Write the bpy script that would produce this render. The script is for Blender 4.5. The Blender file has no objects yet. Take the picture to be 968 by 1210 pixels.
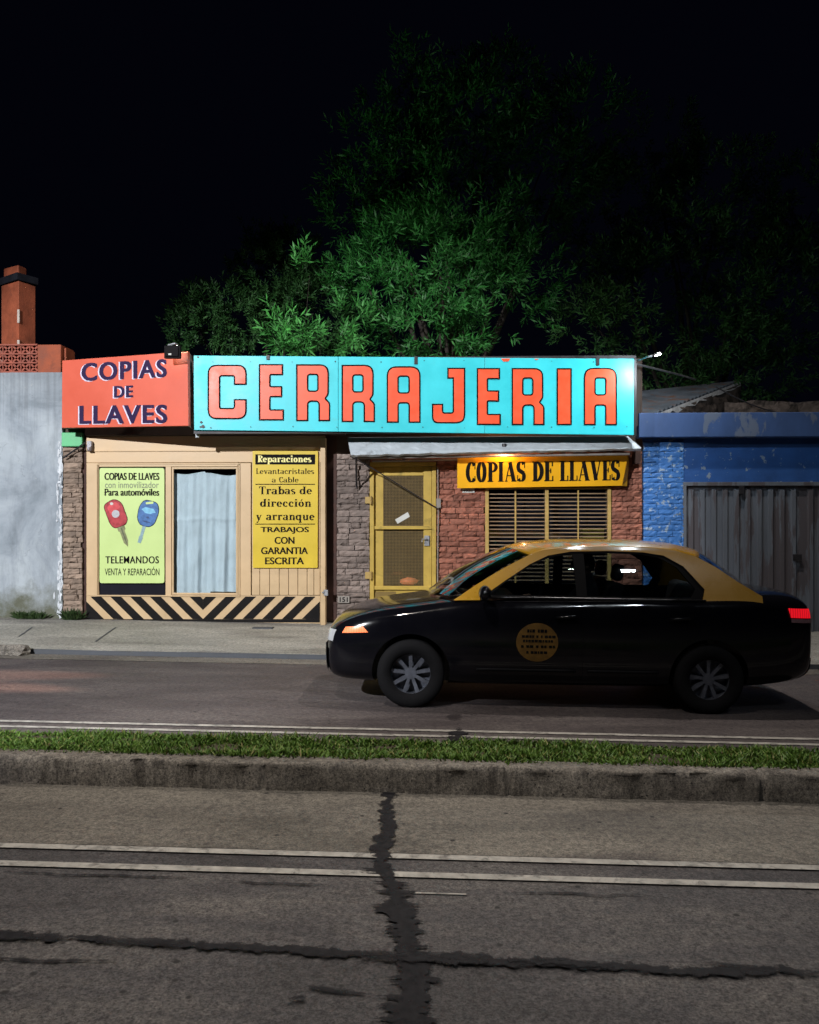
import bpy, bmesh, math, random
import numpy as np
from mathutils import Vector, Matrix, noise
from mathutils.bvhtree import BVHTree

random.seed(7)
np.random.seed(7)
R = math.radians
S = bpy.context.scene
COL = S.collection

# ------------------------------------------------------------------ camera
FPX, CX, HY, CH, YAW = 968.0, 484.0, 616.0, 1.6, R(1.9)
cd = bpy.data.cameras.new('camera')
cam = bpy.data.objects.new('camera', cd)
COL.objects.link(cam)
cam.location = (0, 0, CH)
cam.rotation_euler = (R(90), 0, YAW)
cd.sensor_fit = 'HORIZONTAL'
cd.sensor_width = 36
cd.lens = 36
cd.shift_y = 11 / 968
cd.clip_start = 0.05
cd.clip_end = 900
S.camera = cam

# ------------------------------------------------------------------ night sky
W = bpy.data.worlds.new('World')
S.world = W
W.use_nodes = True
bg = W.node_tree.nodes['Background']
bg.inputs['Color'].default_value = (0.30, 0.36, 1.0, 1)
bg.inputs['Strength'].default_value = 0.0024

# ------------------------------------------------------------------ street lamps (night photograph: no sun)
def spot(name, loc, target, power, size, blend, color, radius=0.15):
    l = bpy.data.lights.new(name, 'SPOT')
    l.energy = power
    l.spot_size = R(size)
    l.spot_blend = blend
    l.color = color
    l.shadow_soft_size = radius
    o = bpy.data.objects.new(name, l)
    COL.objects.link(o)
    o.location = loc
    o.rotation_euler = (Vector(target) - Vector(loc)).to_track_quat('-Z', 'Y').to_euler()
    return o

def at(px, py, Y):
    u = (px - CX) / FPX
    v = (HY - py) / FPX
    dx = -math.sin(YAW) + u * math.cos(YAW)
    dy = math.cos(YAW) + u * math.sin(YAW)
    t = Y / dy
    return Vector((dx * t, Y, CH + v * t))

FY = 11.5                                            # the shop front's plane
spot('street_lamp_light', (-9.0, -5.0, 8.4), at(262, 640, FY), 18500, 37, 0.45, (0.97, 0.98, 1.0), 0.12)
spot('street_lamp_light', (2.6, 8.7, 9.2), (-0.2, 8.6, 0), 1500, 140, 1.0, (1.0, 0.90, 0.80), 0.15)
spot('street_lamp_light', (-2.6, 2.0, 9.5), (-0.4, 4.7, 0), 2650, 44, 1.0, (1.0, 0.91, 0.81), 0.15)
# two lamp heads over the near pavement behind the camera: they glint in the taxi's side windows
spot('street_lamp_light', (4.6, -1.9, 9.3), (2.0, 6.0, 0), 330, 90, 1.0, (0.85, 0.93, 1.0), 0.16)
spot('street_lamp_light', (3.3, -1.7, 9.2), (1.0, 6.0, 0), 160, 90, 1.0, (0.85, 0.93, 1.0), 0.11)

S.view_settings.view_transform = 'Standard'
S.view_settings.look = 'None'
S.view_settings.exposure = 0.0
S.view_settings.gamma = 1.0
S.view_settings.use_curve_mapping = False
S.render.engine = 'CYCLES'
S.cycles.use_denoising = True
S.cycles.max_bounces = 6
S.cycles.transparent_max_bounces = 12
S.cycles.caustics_reflective = False
S.cycles.caustics_refractive = False

# ================================================================== helpers
GRADE = -0.014
def gz(x):
    return GRADE * x

def fbm(p, oct=3):
    return noise.fractal(Vector(p), 1.0, 2.0, oct)

def tag(o, label=None, cat=None, group=None, kind=None):
    if label: o['label'] = label
    if cat: o['category'] = cat
    if group: o['group'] = group
    if kind: o['kind'] = kind
    return o

ORIG = {}
def thing(name, loc, label, cat, group=None, rot=None):
    o = bpy.data.objects.new(name, None)
    o.empty_display_size = 0.2
    COL.objects.link(o)
    o.location = loc
    if rot: o.rotation_euler = rot
    ORIG[o.name] = Vector(loc)
    return tag(o, label, cat, group)

class MB:
    def __init__(s):
        s.v, s.f = [], []
    def add(s, vs, fs):
        n = len(s.v)
        s.v += [tuple(v) for v in vs]
        s.f += [tuple(i + n for i in f) for f in fs]
        return s
    def box(s, x0, x1, y0, y1, z0, z1):
        return s.hexa([(x0, y0, z0), (x1, y0, z0), (x1, y0, z1), (x0, y0, z1)],
                      [(x0, y1, z0), (x1, y1, z0), (x1, y1, z1), (x0, y1, z1)])
    def hexa(s, a, b):
        return s.add(list(a) + list(b), [(0, 1, 2, 3), (7, 6, 5, 4), (1, 0, 4, 5), (2, 1, 5, 6), (3, 2, 6, 7), (0, 3, 7, 4)])
    def quad(s, a, b, c, d):
        return s.add([a, b, c, d], [(0, 1, 2, 3)])
    def prism(s, front, back):
        n = len(front)
        fs = [tuple(range(n)), tuple(range(2 * n - 1, n - 1, -1))]
        fs += [((i + 1) % n, i, n + i, n + (i + 1) % n) for i in range(n)]
        return s.add(list(front) + list(back), fs)
    def tube(s, pts, r, n=8, cap=True):
        pts = [Vector(p) for p in pts]
        rr = r if isinstance(r, (list, tuple)) else [r] * len(pts)
        vs, fs = [], []
        for i, p in enumerate(pts):
            d = (pts[min(i + 1, len(pts) - 1)] - pts[max(i - 1, 0)])
            d = d.normalized() if d.length > 1e-9 else Vector((0, 0, 1))
            up = Vector((0, 0, 1)) if abs(d.z) < 0.9 else Vector((0, 1, 0))
            a = d.cross(up).normalized()
            b = d.cross(a)
            for k in range(n):
                t = 2 * math.pi * k / n
                vs.append(p + (a * math.cos(t) + b * math.sin(t)) * rr[i])
        for i in range(len(pts) - 1):
            for k in range(n):
                k2 = (k + 1) % n
                fs.append((i * n + k, i * n + k2, (i + 1) * n + k2, (i + 1) * n + k))
        if cap:
            fs.append(tuple(range(n))[::-1])
            fs.append(tuple((len(pts) - 1) * n + k for k in range(n)))
        return s.add(vs, fs)
    def grid(s, fn, nu, nv):
        vs = [fn(i / nu, j / nv) for j in range(nv + 1) for i in range(nu + 1)]
        fs = [(j * (nu + 1) + i, j * (nu + 1) + i + 1, (j + 1) * (nu + 1) + i + 1, (j + 1) * (nu + 1) + i)
              for j in range(nv) for i in range(nu)]
        return s.add(vs, fs)
    def lathe(s, prof, n, origin, axis='y', closed=False):
        ox, oy, oz = origin
        vs, fs = [], []
        m = len(prof)
        for k in range(n):
            t = 2 * math.pi * k / n
            for (r, h) in prof:
                if axis == 'y':
                    vs.append((ox + r * math.cos(t), oy + h, oz + r * math.sin(t)))
                else:
                    vs.append((ox + r * math.cos(t), oy + r * math.sin(t), oz + h))
        for k in range(n):
            k2 = (k + 1) % n
            for i in range(m if closed else m - 1):
                i2 = (i + 1) % m
                fs.append((k * m + i, k * m + i2, k2 * m + i2, k2 * m + i))
        return s.add(vs, fs)
    def build(s, name, mat, parent=None, smooth=False, bevel=0, local=False, loc=None, normals=True, label=None):
        o0 = Vector((0, 0, 0))
        if parent is not None and not local:
            o0 = ORIG.get(parent.name, o0)
        if parent is None and loc is not None:
            o0 = Vector(loc)
        me = bpy.data.meshes.new(name)
        me.from_pydata([(v[0] - o0.x, v[1] - o0.y, v[2] - o0.z) for v in s.v], [], s.f)
        if normals:
            bm = bmesh.new()
            bm.from_mesh(me)
            bmesh.ops.recalc_face_normals(bm, faces=bm.faces)
            bm.to_mesh(me)
            bm.free()
        me.materials.append(mat)
        if smooth:
            me.polygons.foreach_set('use_smooth', [True] * len(me.polygons))
        o = bpy.data.objects.new(name, me)
        COL.objects.link(o)
        if parent is not None:
            o.parent = parent
            ORIG[o.name] = o0
        else:
            o.location = o0
            ORIG[o.name] = o0
        if bevel:
            b = o.modifiers.new('bevel', 'BEVEL')
            b.width = bevel
            b.segments = 2
            b.limit_method = 'ANGLE'
            b.angle_limit = R(40)
        if label: o['label'] = label
        return o

# ------------------------------------------------------------------ materials
def nd(nt, t, **kw):
    n = nt.nodes.new(t)
    for k, v in kw.items():
        setattr(n, k, v)
    return n

def base_mat(name):
    m = bpy.data.materials.new(name)
    m.use_nodes = True
    nt = m.node_tree
    return m, nt, nt.nodes['Principled BSDF']

def c4(c, k=1.0):
    return (min(c[0] * k, 1), min(c[1] * k, 1), min(c[2] * k, 1), 1)

def noise_node(nt, scale, detail=5, rough=0.6, vec=None, dist=0.0):
    n = nd(nt, 'ShaderNodeTexNoise')
    n.inputs['Scale'].default_value = scale
    n.inputs['Detail'].default_value = detail
    n.inputs['Roughness'].default_value = rough
    n.inputs['Distortion'].default_value = dist
    if vec is not None: nt.links.new(vec, n.inputs['Vector'])
    return n

def ramp(nt, fac, stops):
    r = nd(nt, 'ShaderNodeValToRGB')
    e = r.color_ramp.elements
    while len(e) > len(stops): e.remove(e[-1])
    while len(e) < len(stops): e.new(0.5)
    for el, (p, c) in zip(e, stops):
        el.position = p
        el.color = c if len(c) == 4 else (*c, 1)
    nt.links.new(fac, r.inputs['Fac'])
    return r

def mix(nt, fac, a, b, mode='MIX'):
    m = nd(nt, 'ShaderNodeMix', data_type='RGBA', blend_type=mode)
    for sock, val in ((m.inputs['Factor'], fac), (m.inputs['A'], a), (m.inputs['B'], b)):
        if hasattr(val, 'is_linked') or hasattr(val, 'links'):
            nt.links.new(val, sock)
        else:
            sock.default_value = val
    return m.outputs['Result']

def bump(nt, p, height, strength, dist=0.01):
    b = nd(nt, 'ShaderNodeBump')
    b.inputs['Strength'].default_value = strength
    b.inputs['Distance'].default_value = dist
    nt.links.new(height, b.inputs['Height'])
    nt.links.new(b.outputs['Normal'], p.inputs['Normal'])
    return b

def mat(name, col, rough=0.6, var=0.15, scale=5.0, bmp=0.0, bscale=60.0, metal=0.0, spec=0.4, coat=0.0,
        dirt=None, dirt_at=0.62, island=0.0, emit=None, estr=0.0):
    m, nt, p = base_mat(name)
    tc = nd(nt, 'ShaderNodeTexCoord').outputs['Object']
    n = noise_node(nt, scale, 6, 0.62, tc)
    r = ramp(nt, n.outputs['Fac'], [(0.30, c4(col, 1 - var)), (0.70, c4(col, 1 + var))])
    out = r.outputs['Color']
    if island:
        g = nd(nt, 'ShaderNodeNewGeometry')
        r2 = ramp(nt, g.outputs['Random Per Island'], [(0, (1 - island,) * 3), (1, (1 + island * 0.6,) * 3)])
        out = mix(nt, 1.0, out, r2.outputs['Color'], 'MULTIPLY')
    if dirt:
        n2 = noise_node(nt, scale * 0.7 + 1.3, 8, 0.7, tc, 0.6)
        r3 = ramp(nt, n2.outputs['Fac'], [(dirt_at - 0.06, (0, 0, 0)), (dirt_at + 0.10, (1, 1, 1))])
        out = mix(nt, r3.outputs['Color'], out, c4(dirt))
    nt.links.new(out, p.inputs['Base Color'])
    rr = ramp(nt, n.outputs['Fac'], [(0.3, (max(rough - 0.1, 0.03),) * 3), (0.7, (min(rough + 0.1, 1),) * 3)])
    nt.links.new(rr.outputs['Color'], p.inputs['Roughness'])
    p.inputs['Metallic'].default_value = metal
    p.inputs['Specular IOR Level'].default_value = spec
    if coat:
        p.inputs['Coat Weight'].default_value = coat
        p.inputs['Coat Roughness'].default_value = 0.06
    if bmp:
        bump(nt, p, noise_node(nt, bscale, 5, 0.6, tc).outputs['Fac'], bmp)
    if emit:
        p.inputs['Emission Color'].default_value = c4(emit)
        p.inputs['Emission Strength'].default_value = estr
    return m

def glass_mat(name, tint, opacity, rough=0.02):
    m, nt, p = base_mat(name)
    nt.nodes.remove(p)
    out = nt.nodes['Material Output']
    tr = nd(nt, 'ShaderNodeBsdfTransparent')
    tr.inputs['Color'].default_value = c4(tint)
    gl = nd(nt, 'ShaderNodeBsdfGlossy')
    gl.inputs['Roughness'].default_value = rough
    gl.inputs['Color'].default_value = (1, 1, 1, 1)
    fr = nd(nt, 'ShaderNodeFresnel')
    fr.inputs['IOR'].default_value = 1.5
    mx = nd(nt, 'ShaderNodeMixShader')
    nt.links.new(fr.outputs['Fac'], mx.inputs['Fac'])
    nt.links.new(tr.outputs[0], mx.inputs[1])
    nt.links.new(gl.outputs[0], mx.inputs[2])
    nt.links.new(mx.outputs[0], out.inputs['Surface'])
    return m

def plaster_mat():
    m, nt, p = base_mat('old_plaster')
    tc = nd(nt, 'ShaderNodeTexCoord').outputs['Object']
    big = noise_node(nt, 1.1, 8, 0.65, tc, 0.8)
    r1 = ramp(nt, big.outputs['Fac'], [(0.34, (0.20, 0.235, 0.27)), (0.48, (0.295, 0.335, 0.38)), (0.64, (0.375, 0.42, 0.46))])
    mp = nd(nt, 'ShaderNodeMapping')
    mp.inputs['Scale'].default_value = (2.6, 1, 0.55)
    nt.links.new(tc, mp.inputs['Vector'])
    st = noise_node(nt, 1.6, 6, 0.7, mp.outputs['Vector'])
    r2 = ramp(nt, st.outputs['Fac'], [(0.30, (0.66, 0.66, 0.66)), (0.50, (1, 1, 1))])
    a = mix(nt, 0.75, r1.outputs['Color'], r2.outputs['Color'], 'MULTIPLY')
    pk = noise_node(nt, 5.5, 9, 0.75, tc, 1.0)
    r3 = ramp(nt, pk.outputs['Fac'], [(0.66, (0, 0, 0)), (0.69, (1, 1, 1))])
    a = mix(nt, r3.outputs['Color'], a, (0.50, 0.50, 0.47, 1))
    # damp, mossy stain that creeps up from the pavement in an uneven line
    sp = nd(nt, 'ShaderNodeSeparateXYZ')
    nt.links.new(tc, sp.inputs[0])
    dm = noise_node(nt, 2.3, 7, 0.7, tc)
    ma = nd(nt, 'ShaderNodeMath', operation='MULTIPLY_ADD')
    nt.links.new(dm.outputs['Fac'], ma.inputs[0])
    ma.inputs[1].default_value = 1.3
    ma.inputs[2].default_value = -0.15
    sb = nd(nt, 'ShaderNodeMath', operation='SUBTRACT')
    nt.links.new(ma.outputs[0], sb.inputs[0])
    nt.links.new(sp.outputs['Z'], sb.inputs[1])
    r4 = ramp(nt, sb.outputs[0], [(0.0, (0, 0, 0)), (0.45, (1, 1, 1))])
    a = mix(nt, r4.outputs['Color'], a, (0.10, 0.105, 0.075, 1))
    m3 = nd(nt, 'ShaderNodeMapping'); m3.inputs['Scale'].default_value = (7.0, 1, 0.0); nt.links.new(tc, m3.inputs['Vector'])
    dn = noise_node(nt, 1.8, 5, 0.7, m3.outputs['Vector'])
    q1 = nd(nt, 'ShaderNodeMath', operation='MULTIPLY_ADD'); nt.links.new(dn.outputs['Fac'], q1.inputs[0]); q1.inputs[1].default_value = 3.0; q1.inputs[2].default_value = -4.25
    q2 = nd(nt, 'ShaderNodeMath', operation='ADD'); nt.links.new(q1.outputs[0], q2.inputs[0]); nt.links.new(sp.outputs['Z'], q2.inputs[1])
    r5 = ramp(nt, q2.outputs[0], [(0.0, (0, 0, 0)), (1.0, (0.6, 0.6, 0.6))])
    a = mix(nt, r5.outputs['Color'], a, (0.11, 0.12, 0.13, 1))
    vo = nd(nt, 'ShaderNodeTexVoronoi', feature='DISTANCE_TO_EDGE'); vo.inputs['Scale'].default_value = 1.15
    wv = mix(nt, 0.5, tc, big.outputs['Color'], 'ADD'); nt.links.new(wv, vo.inputs['Vector'])
    r6 = ramp(nt, vo.outputs['Distance'], [(0.001, (0.4, 0.4, 0.4)), (0.006, (0, 0, 0))])
    g6 = mix(nt, 1.0, r6.outputs['Color'], ramp(nt, st.outputs['Fac'], [(0.50, (0, 0, 0)), (0.56, (1, 1, 1))]).outputs['Color'], 'MULTIPLY')
    a = mix(nt, g6, a, (0.08, 0.085, 0.09, 1))
    nt.links.new(a, p.inputs['Base Color'])
    p.inputs['Roughness'].default_value = 0.85
    bump(nt, p, pk.outputs['Fac'], 0.55, 0.02)
    return m

def peeling_mat(name, paint, under, at_=0.55, scale=7.0, island=0.12, stretch=None):
    m, nt, p = base_mat(name)
    tc = nd(nt, 'ShaderNodeTexCoord').outputs['Object']
    if stretch:
        mp = nd(nt, 'ShaderNodeMapping'); mp.inputs['Scale'].default_value = (1, 1, stretch); nt.links.new(tc, mp.inputs['Vector']); tc = mp.outputs['Vector']
    n = noise_node(nt, scale, 9, 0.66, tc, 0.15)
    v = noise_node(nt, 2.2, 4, 0.6, tc)
    r1 = ramp(nt, v.outputs['Fac'], [(0.3, c4(paint, 0.72)), (0.7, c4(paint, 1.2))])
    r2 = ramp(nt, n.outputs['Fac'], [(at_, (0, 0, 0)), (at_ + 0.03, (1, 1, 1))])
    a = mix(nt, r2.outputs['Color'], r1.outputs['Color'], c4(under))
    nt.links.new(a, p.inputs['Base Color'])
    p.inputs['Roughness'].default_value = 0.6
    bump(nt, p, n.outputs['Fac'], 0.5, 0.012)
    return m

def road_mat(name, c_lo, c_hi, speck, pits=True, pscale=10.0, gatev=0.32, bmp=0.5, streak=False):
    m, nt, p = base_mat(name)
    tc = nd(nt, 'ShaderNodeTexCoord').outputs['Object']
    mp = nd(nt, 'ShaderNodeMapping')
    mp.inputs['Scale'].default_value = (0.35, 1.2, 1)
    nt.links.new(tc, mp.inputs['Vector'])
    big = noise_node(nt, 1.7, 8, 0.66, mp.outputs['Vector'], 0.7)
    r1 = ramp(nt, big.outputs['Fac'], [(0.34, tuple(c * 0.72 for c in c_lo)), (0.48, c_lo), (0.66, c_hi)])
    oil = noise_node(nt, 0.9, 6, 0.6, mp.outputs['Vector'], 1.2)
    ro_ = ramp(nt, oil.outputs['Fac'], [(0.55, (1, 1, 1)), (0.68, (0.62, 0.60, 0.64))])
    r1c = mix(nt, 1.0, r1.outputs['Color'], ro_.outputs['Color'], 'MULTIPLY')
    if streak:
        m2 = nd(nt, 'ShaderNodeMapping'); m2.inputs['Scale'].default_value = (1, 1, 0.10); nt.links.new(tc, m2.inputs['Vector'])
        s2 = noise_node(nt, 13, 6, 0.7, m2.outputs['Vector'])
        rs_ = ramp(nt, s2.outputs['Fac'], [(0.34, (0.35, 0.34, 0.34)), (0.5, (1, 1, 1))])
        r1c = mix(nt, 0.85, r1c, rs_.outputs['Color'], 'MULTIPLY')
    mid = noise_node(nt, 30, 7, 0.8, tc)
    rm = ramp(nt, mid.outputs['Fac'], [(0.36, (0.48, 0.47, 0.50)), (0.50, (0.95, 0.94, 0.93)), (0.64, (1.32, 1.29, 1.25))])
    a = mix(nt, 1.0, r1c, rm.outputs['Color'], 'MULTIPLY')
    fine = noise_node(nt, 85, 4, 0.85, tc)
    r2 = ramp(nt, fine.outputs['Fac'], [(0.36, (0.35,) * 3), (0.5, (1,) * 3), (0.64, (1.6,) * 3)])
    a = mix(nt, speck, a, r2.outputs['Color'], 'MULTIPLY')
    if pits:
        vo = nd(nt, 'ShaderNodeTexVoronoi')
        vo.inputs['Scale'].default_value = pscale
        nt.links.new(tc, vo.inputs['Vector'])
        rv = ramp(nt, vo.outputs['Distance'], [(0.10, (1, 1, 1)), (0.16, (0, 0, 0))])
        gate = ramp(nt, vo.outputs['Color'], [(gatev, (1, 1, 1)), (gatev + .03, (0, 0, 0))])
        k = mix(nt, 1.0, rv.outputs['Color'], gate.outputs['Color'], 'MULTIPLY')
        a = mix(nt, k, a, (0.022, 0.021, 0.021, 1))
    nt.links.new(a, p.inputs['Base Color'])
    rr = ramp(nt, big.outputs['Fac'], [(0.3, (0.62,) * 3), (0.7, (0.82,) * 3)])
    nt.links.new(rr.outputs['Color'], p.inputs['Roughness'])
    p.inputs['Specular IOR Level'].default_value = 0.3
    bump(nt, p, fine.outputs['Fac'], bmp, 0.006)
    return m

def leaf_mat(name, a, b, dry=None):
    m, nt, p = base_mat(name)
    g = nd(nt, 'ShaderNodeNewGeometry')
    r = ramp(nt, g.outputs['Random Per Island'], [(0, a), (1, b)])
    if dry:
        r.color_ramp.elements.new(0.86).color = b
        r.color_ramp.elements[len(r.color_ramp.elements) - 1].color = dry
    nt.links.new(r.outputs['Color'], p.inputs['Base Color'])
    p.inputs['Roughness'].default_value = 0.5
    p.inputs['Specular IOR Level'].default_value = 0.25
    return m

M = {}
M['plaster'] = plaster_mat()
M['flake'] = mat('flaking_lime', (0.55, 0.58, 0.62), 0.8, 0.25, 14, 0.5, 40)
M['orange_brick'] = mat('orange_painted_brick', (0.25, 0.060, 0.026), 0.75, 0.35, 4, 0.4, 30, dirt=(0.16, 0.045, 0.025))
M['terracotta'] = mat('terracotta_block', (0.26, 0.07, 0.045), 0.8, 0.3, 8, 0.3, 40, dirt=(0.30, 0.24, 0.2), dirt_at=0.66)
M['slate'] = mat('dark_slab', (0.05, 0.055, 0.065), 0.7, 0.3, 6, 0.3)
M['mortar_mark'] = mat('mortar_smear', (0.42, 0.36, 0.32), 0.9, 0.2, 10, 0.3)
M['stone_grey'] = mat('grey_split_brick', (0.21, 0.165, 0.145), 0.85, 0.28, 9, 0.7, 28, island=0.35)
M['stone_red'] = mat('red_split_brick', (0.27, 0.105, 0.07), 0.85, 0.30, 9, 0.7, 28, island=0.32)
M['stone_tan'] = mat('tan_split_brick', (0.27, 0.20, 0.155), 0.85, 0.28, 9, 0.6, 28, island=0.28)
M['mortar'] = mat('dark_mortar', (0.07, 0.05, 0.042), 0.95, 0.2, 12, 0.4)
M['recess'] = mat('dark_red_board', (0.055, 0.026, 0.02), 0.8, 0.3, 8, 0.2)
M['fascia_dark'] = mat('dark_timber', (0.05, 0.038, 0.033), 0.8, 0.3, 8, 0.2)
M['cream'] = mat('cream_gloss_paint', (0.55, 0.39, 0.225), 0.42, 0.07, 2.2, 0.10, 25, dirt=(0.40, 0.27, 0.14), dirt_at=0.70)
M['cream_d'] = mat('cream_board_paint', (0.52, 0.37, 0.21), 0.45, 0.10, 3.0, 0.12, 25, dirt=(0.36, 0.25, 0.13), dirt_at=0.66)
M['black_paint'] = mat('black_paint', (0.012, 0.011, 0.011), 0.75, 0.3, 8, 0.1, spec=0.08)
M['ink'] = mat('black_lettering', (0.010, 0.008, 0.008), 0.75, 0.3, 20, spec=0.08)
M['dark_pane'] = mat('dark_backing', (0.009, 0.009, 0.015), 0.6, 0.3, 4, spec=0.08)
M['curtain'] = mat('pale_blue_cloth', (0.55, 0.64, 0.71), 0.9, 0.14, 3, 0.7, 9)
M['green_box'] = mat('mint_green_paint', (0.10, 0.42, 0.19), 0.5, 0.15, 6, 0.2)
M['sign_green'] = mat('pale_green_panel', (0.50, 0.64, 0.24), 0.4, 0.05, 2)
M['sign_yellow'] = mat('yellow_panel', (0.60, 0.43, 0.022), 0.45, 0.08, 2.5, dirt=(0.5, 0.36, 0.03), dirt_at=0.7)
M['sign_amber'] = mat('amber_panel', (0.86, 0.44, 0.014), 0.4, 0.06, 2.5)
M['sign_red'] = mat('orange_red_sign_paint', (0.60, 0.10, 0.055), 0.45, 0.08, 1.8, 0.05, dirt=(0.62, 0.10, 0.05), dirt_at=0.6)
M['letter_red'] = mat('orange_red_letter_paint', (0.80, 0.085, 0.028), 0.4, 0.10, 5, 0.03)
M['sign_cyan'] = mat('turquoise_sign_paint', (0.030, 0.52, 0.60), 0.42, 0.12, 2.0, 0.05, 20, dirt=(0.05, 0.46, 0.50), dirt_at=0.66)
M['navy'] = mat('navy_letter_paint', (0.030, 0.018, 0.060), 0.75, 0.15, 9, spec=0.1)
M['white_letter'] = mat('lilac_white_letter_paint', (0.62, 0.58, 0.72), 0.5, 0.1, 9)
M['rust'] = mat('rusty_metal', (0.11, 0.085, 0.08), 0.8, 0.3, 12, 0.4, dirt=(0.55, 0.55, 0.6), dirt_at=0.56)
M['dark_metal'] = mat('dark_metal', (0.028, 0.026, 0.03), 0.5, 0.3, 10, metal=0.3)
M['black_metal'] = mat('black_lamp_metal', (0.010, 0.009, 0.010), 0.7, 0.3, 10, spec=0.06)
M['steel'] = mat('bare_steel', (0.32, 0.33, 0.35), 0.45, 0.2, 10, metal=0.8)
M['awning'] = mat('weathered_white_sheet', (0.47, 0.52, 0.56), 0.5, 0.14, 5, 0.3, 18, dirt=(0.25, 0.26, 0.27), dirt_at=0.63)
M['pipe'] = mat('grey_pipe', (0.22, 0.20, 0.18), 0.6, 0.2, 9)
M['ochre'] = mat('ochre_door_paint', (0.44, 0.30, 0.055), 0.5, 0.16, 4, 0.15, 30, dirt=(0.22, 0.16, 0.03), dirt_at=0.62)
M['ochre_bar'] = mat('ochre_bar_paint', (0.40, 0.27, 0.085), 0.5, 0.15, 6)
M['slat'] = mat('pale_brown_slat', (0.23, 0.155, 0.095), 0.5, 0.15, 6)
M['mesh'] = mat('screen_wire', (0.30, 0.21, 0.09), 0.6, 0.15, 9)
M['room'] = mat('dim_room', (0.10, 0.075, 0.055), 0.9, 0.3, 3)
M['pane'] = glass_mat('shop_glass', (0.95, 0.97, 0.97), 1)
M['paper'] = mat('white_paper', (0.55, 0.55, 0.52), 0.8, 0.08, 6)
M['orange_bag'] = mat('orange_plastic', (0.75, 0.22, 0.08), 0.5, 0.3, 18, 0.4)
M['blue_wall'] = peeling_mat('peeling_blue_paint', (0.019, 0.088, 0.31), (0.20, 0.26, 0.36), 0.60, 9.0)
M['blue_col'] = peeling_mat('flaking_blue_brick', (0.042, 0.165, 0.47), (0.27, 0.36, 0.48), 0.56, 11.0)
M['fascia'] = peeling_mat('grey_blue_concrete', (0.034, 0.075, 0.20), (0.10, 0.13, 0.20), 0.55, 4.0, stretch=0.45)
M['garage'] = peeling_mat('grey_garage_paint', (0.125, 0.14, 0.17), (0.085, 0.076, 0.086), 0.50, 4.0, stretch=0.16)
M['zinc'] = mat('corrugated_zinc', (0.13, 0.16, 0.20), 0.55, 0.3, 2.5, 0.1, metal=0.35, dirt=(0.20, 0.10, 0.06), dirt_at=0.58)
M['rubble'] = mat('bare_masonry', (0.17, 0.135, 0.12), 0.9, 0.4, 6, 0.8, 18, dirt=(0.03, 0.025, 0.022), dirt_at=0.55)
M['asphalt'] = road_mat('worn_asphalt', (0.072, 0.068, 0.071), (0.118, 0.110, 0.106), 1.0)
M['asphalt_far'] = road_mat('dark_asphalt', (0.075, 0.064, 0.066), (0.105, 0.092, 0.090), 0.5)
M['concrete_lane'] = road_mat('concrete_strip', (0.135, 0.125, 0.110), (0.185, 0.172, 0.150), 0.8)
M['pavement'] = road_mat('pavement_concrete', (0.26, 0.258, 0.235), (0.36, 0.355, 0.325), 0.35, False)
M['kerb'] = road_mat('kerb_concrete', (0.175, 0.160, 0.140), (0.27, 0.25, 0.222), 1.0, True, 24.0, 0.45, 1.0, True)
M['line'] = mat('worn_white_line', (0.34, 0.325, 0.30), 0.7, 0.3, 14, 0.2, dirt=(0.10, 0.095, 0.09), dirt_at=0.57)
M['tar'] = mat('tar', (0.006, 0.006, 0.009), 0.8, 0.35, 14, 0.3, 40, spec=0.08)
M['soil'] = mat('soil', (0.05, 0.04, 0.025), 0.95, 0.3, 9, 0.6)
M['earth'] = mat('bare_earth', (0.05, 0.045, 0.035), 0.95, 0.3, 1)
M['grass'] = leaf_mat('grass_blade', (0.045, 0.105, 0.014, 1), (0.12, 0.21, 0.035, 1), (0.22, 0.18, 0.07, 1))
M['weed'] = leaf_mat('weed_leaf', (0.012, 0.028, 0.008, 1), (0.035, 0.06, 0.018, 1))
M['leaf'] = leaf_mat('narrow_leaf', (0.010, 0.060, 0.012, 1), (0.026, 0.135, 0.026, 1))
M['leaf_dark'] = leaf_mat('small_dark_leaf', (0.018, 0.065, 0.018, 1), (0.045, 0.125, 0.034, 1))
M['leaf_bright'] = leaf_mat('bright_narrow_leaf', (0.022, 0.10, 0.022, 1), (0.05, 0.20, 0.045, 1))
M['bark'] = mat('bark', (0.030, 0.024, 0.020), 0.9, 0.3, 12, 0.6, 30)

# ------------------------------------------------------------------ 2-D fills, text and letter shapes
def eval_curve(cu):
    o = bpy.data.objects.new('tmp', cu)
    COL.objects.link(o)
    dg = bpy.context.evaluated_depsgraph_get()
    dg.update()
    me = bpy.data.meshes.new_from_object(o.evaluated_get(dg))
    vs = [(v.co.x, v.co.y) for v in me.vertices]
    fs = [tuple(p.vertices) for p in me.polygons]
    bpy.data.objects.remove(o)
    bpy.data.meshes.remove(me)
    return vs, fs

def fill(polys):
    cu = bpy.data.curves.new('tmp', 'CURVE')
    cu.dimensions = '2D'
    cu.fill_mode = 'BOTH'
    for pl in polys:
        sp = cu.splines.new('POLY')
        sp.points.add(len(pl) - 1)
        for p, q in zip(sp.points, pl):
            p.co = (q[0], q[1], 0, 1)
        sp.use_cyclic_u = True
    r = eval_curve(cu)
    bpy.data.curves.remove(cu)
    return r

def text2d(s, bold=0.0, spacing=1.0):
    cu = bpy.data.curves.new('tmp', 'FONT')
    cu.body = s
    cu.offset = bold
    cu.space_character = spacing
    cu.resolution_u = 4
    r = eval_curve(cu)
    bpy.data.curves.remove(cu)
    return r

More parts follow.
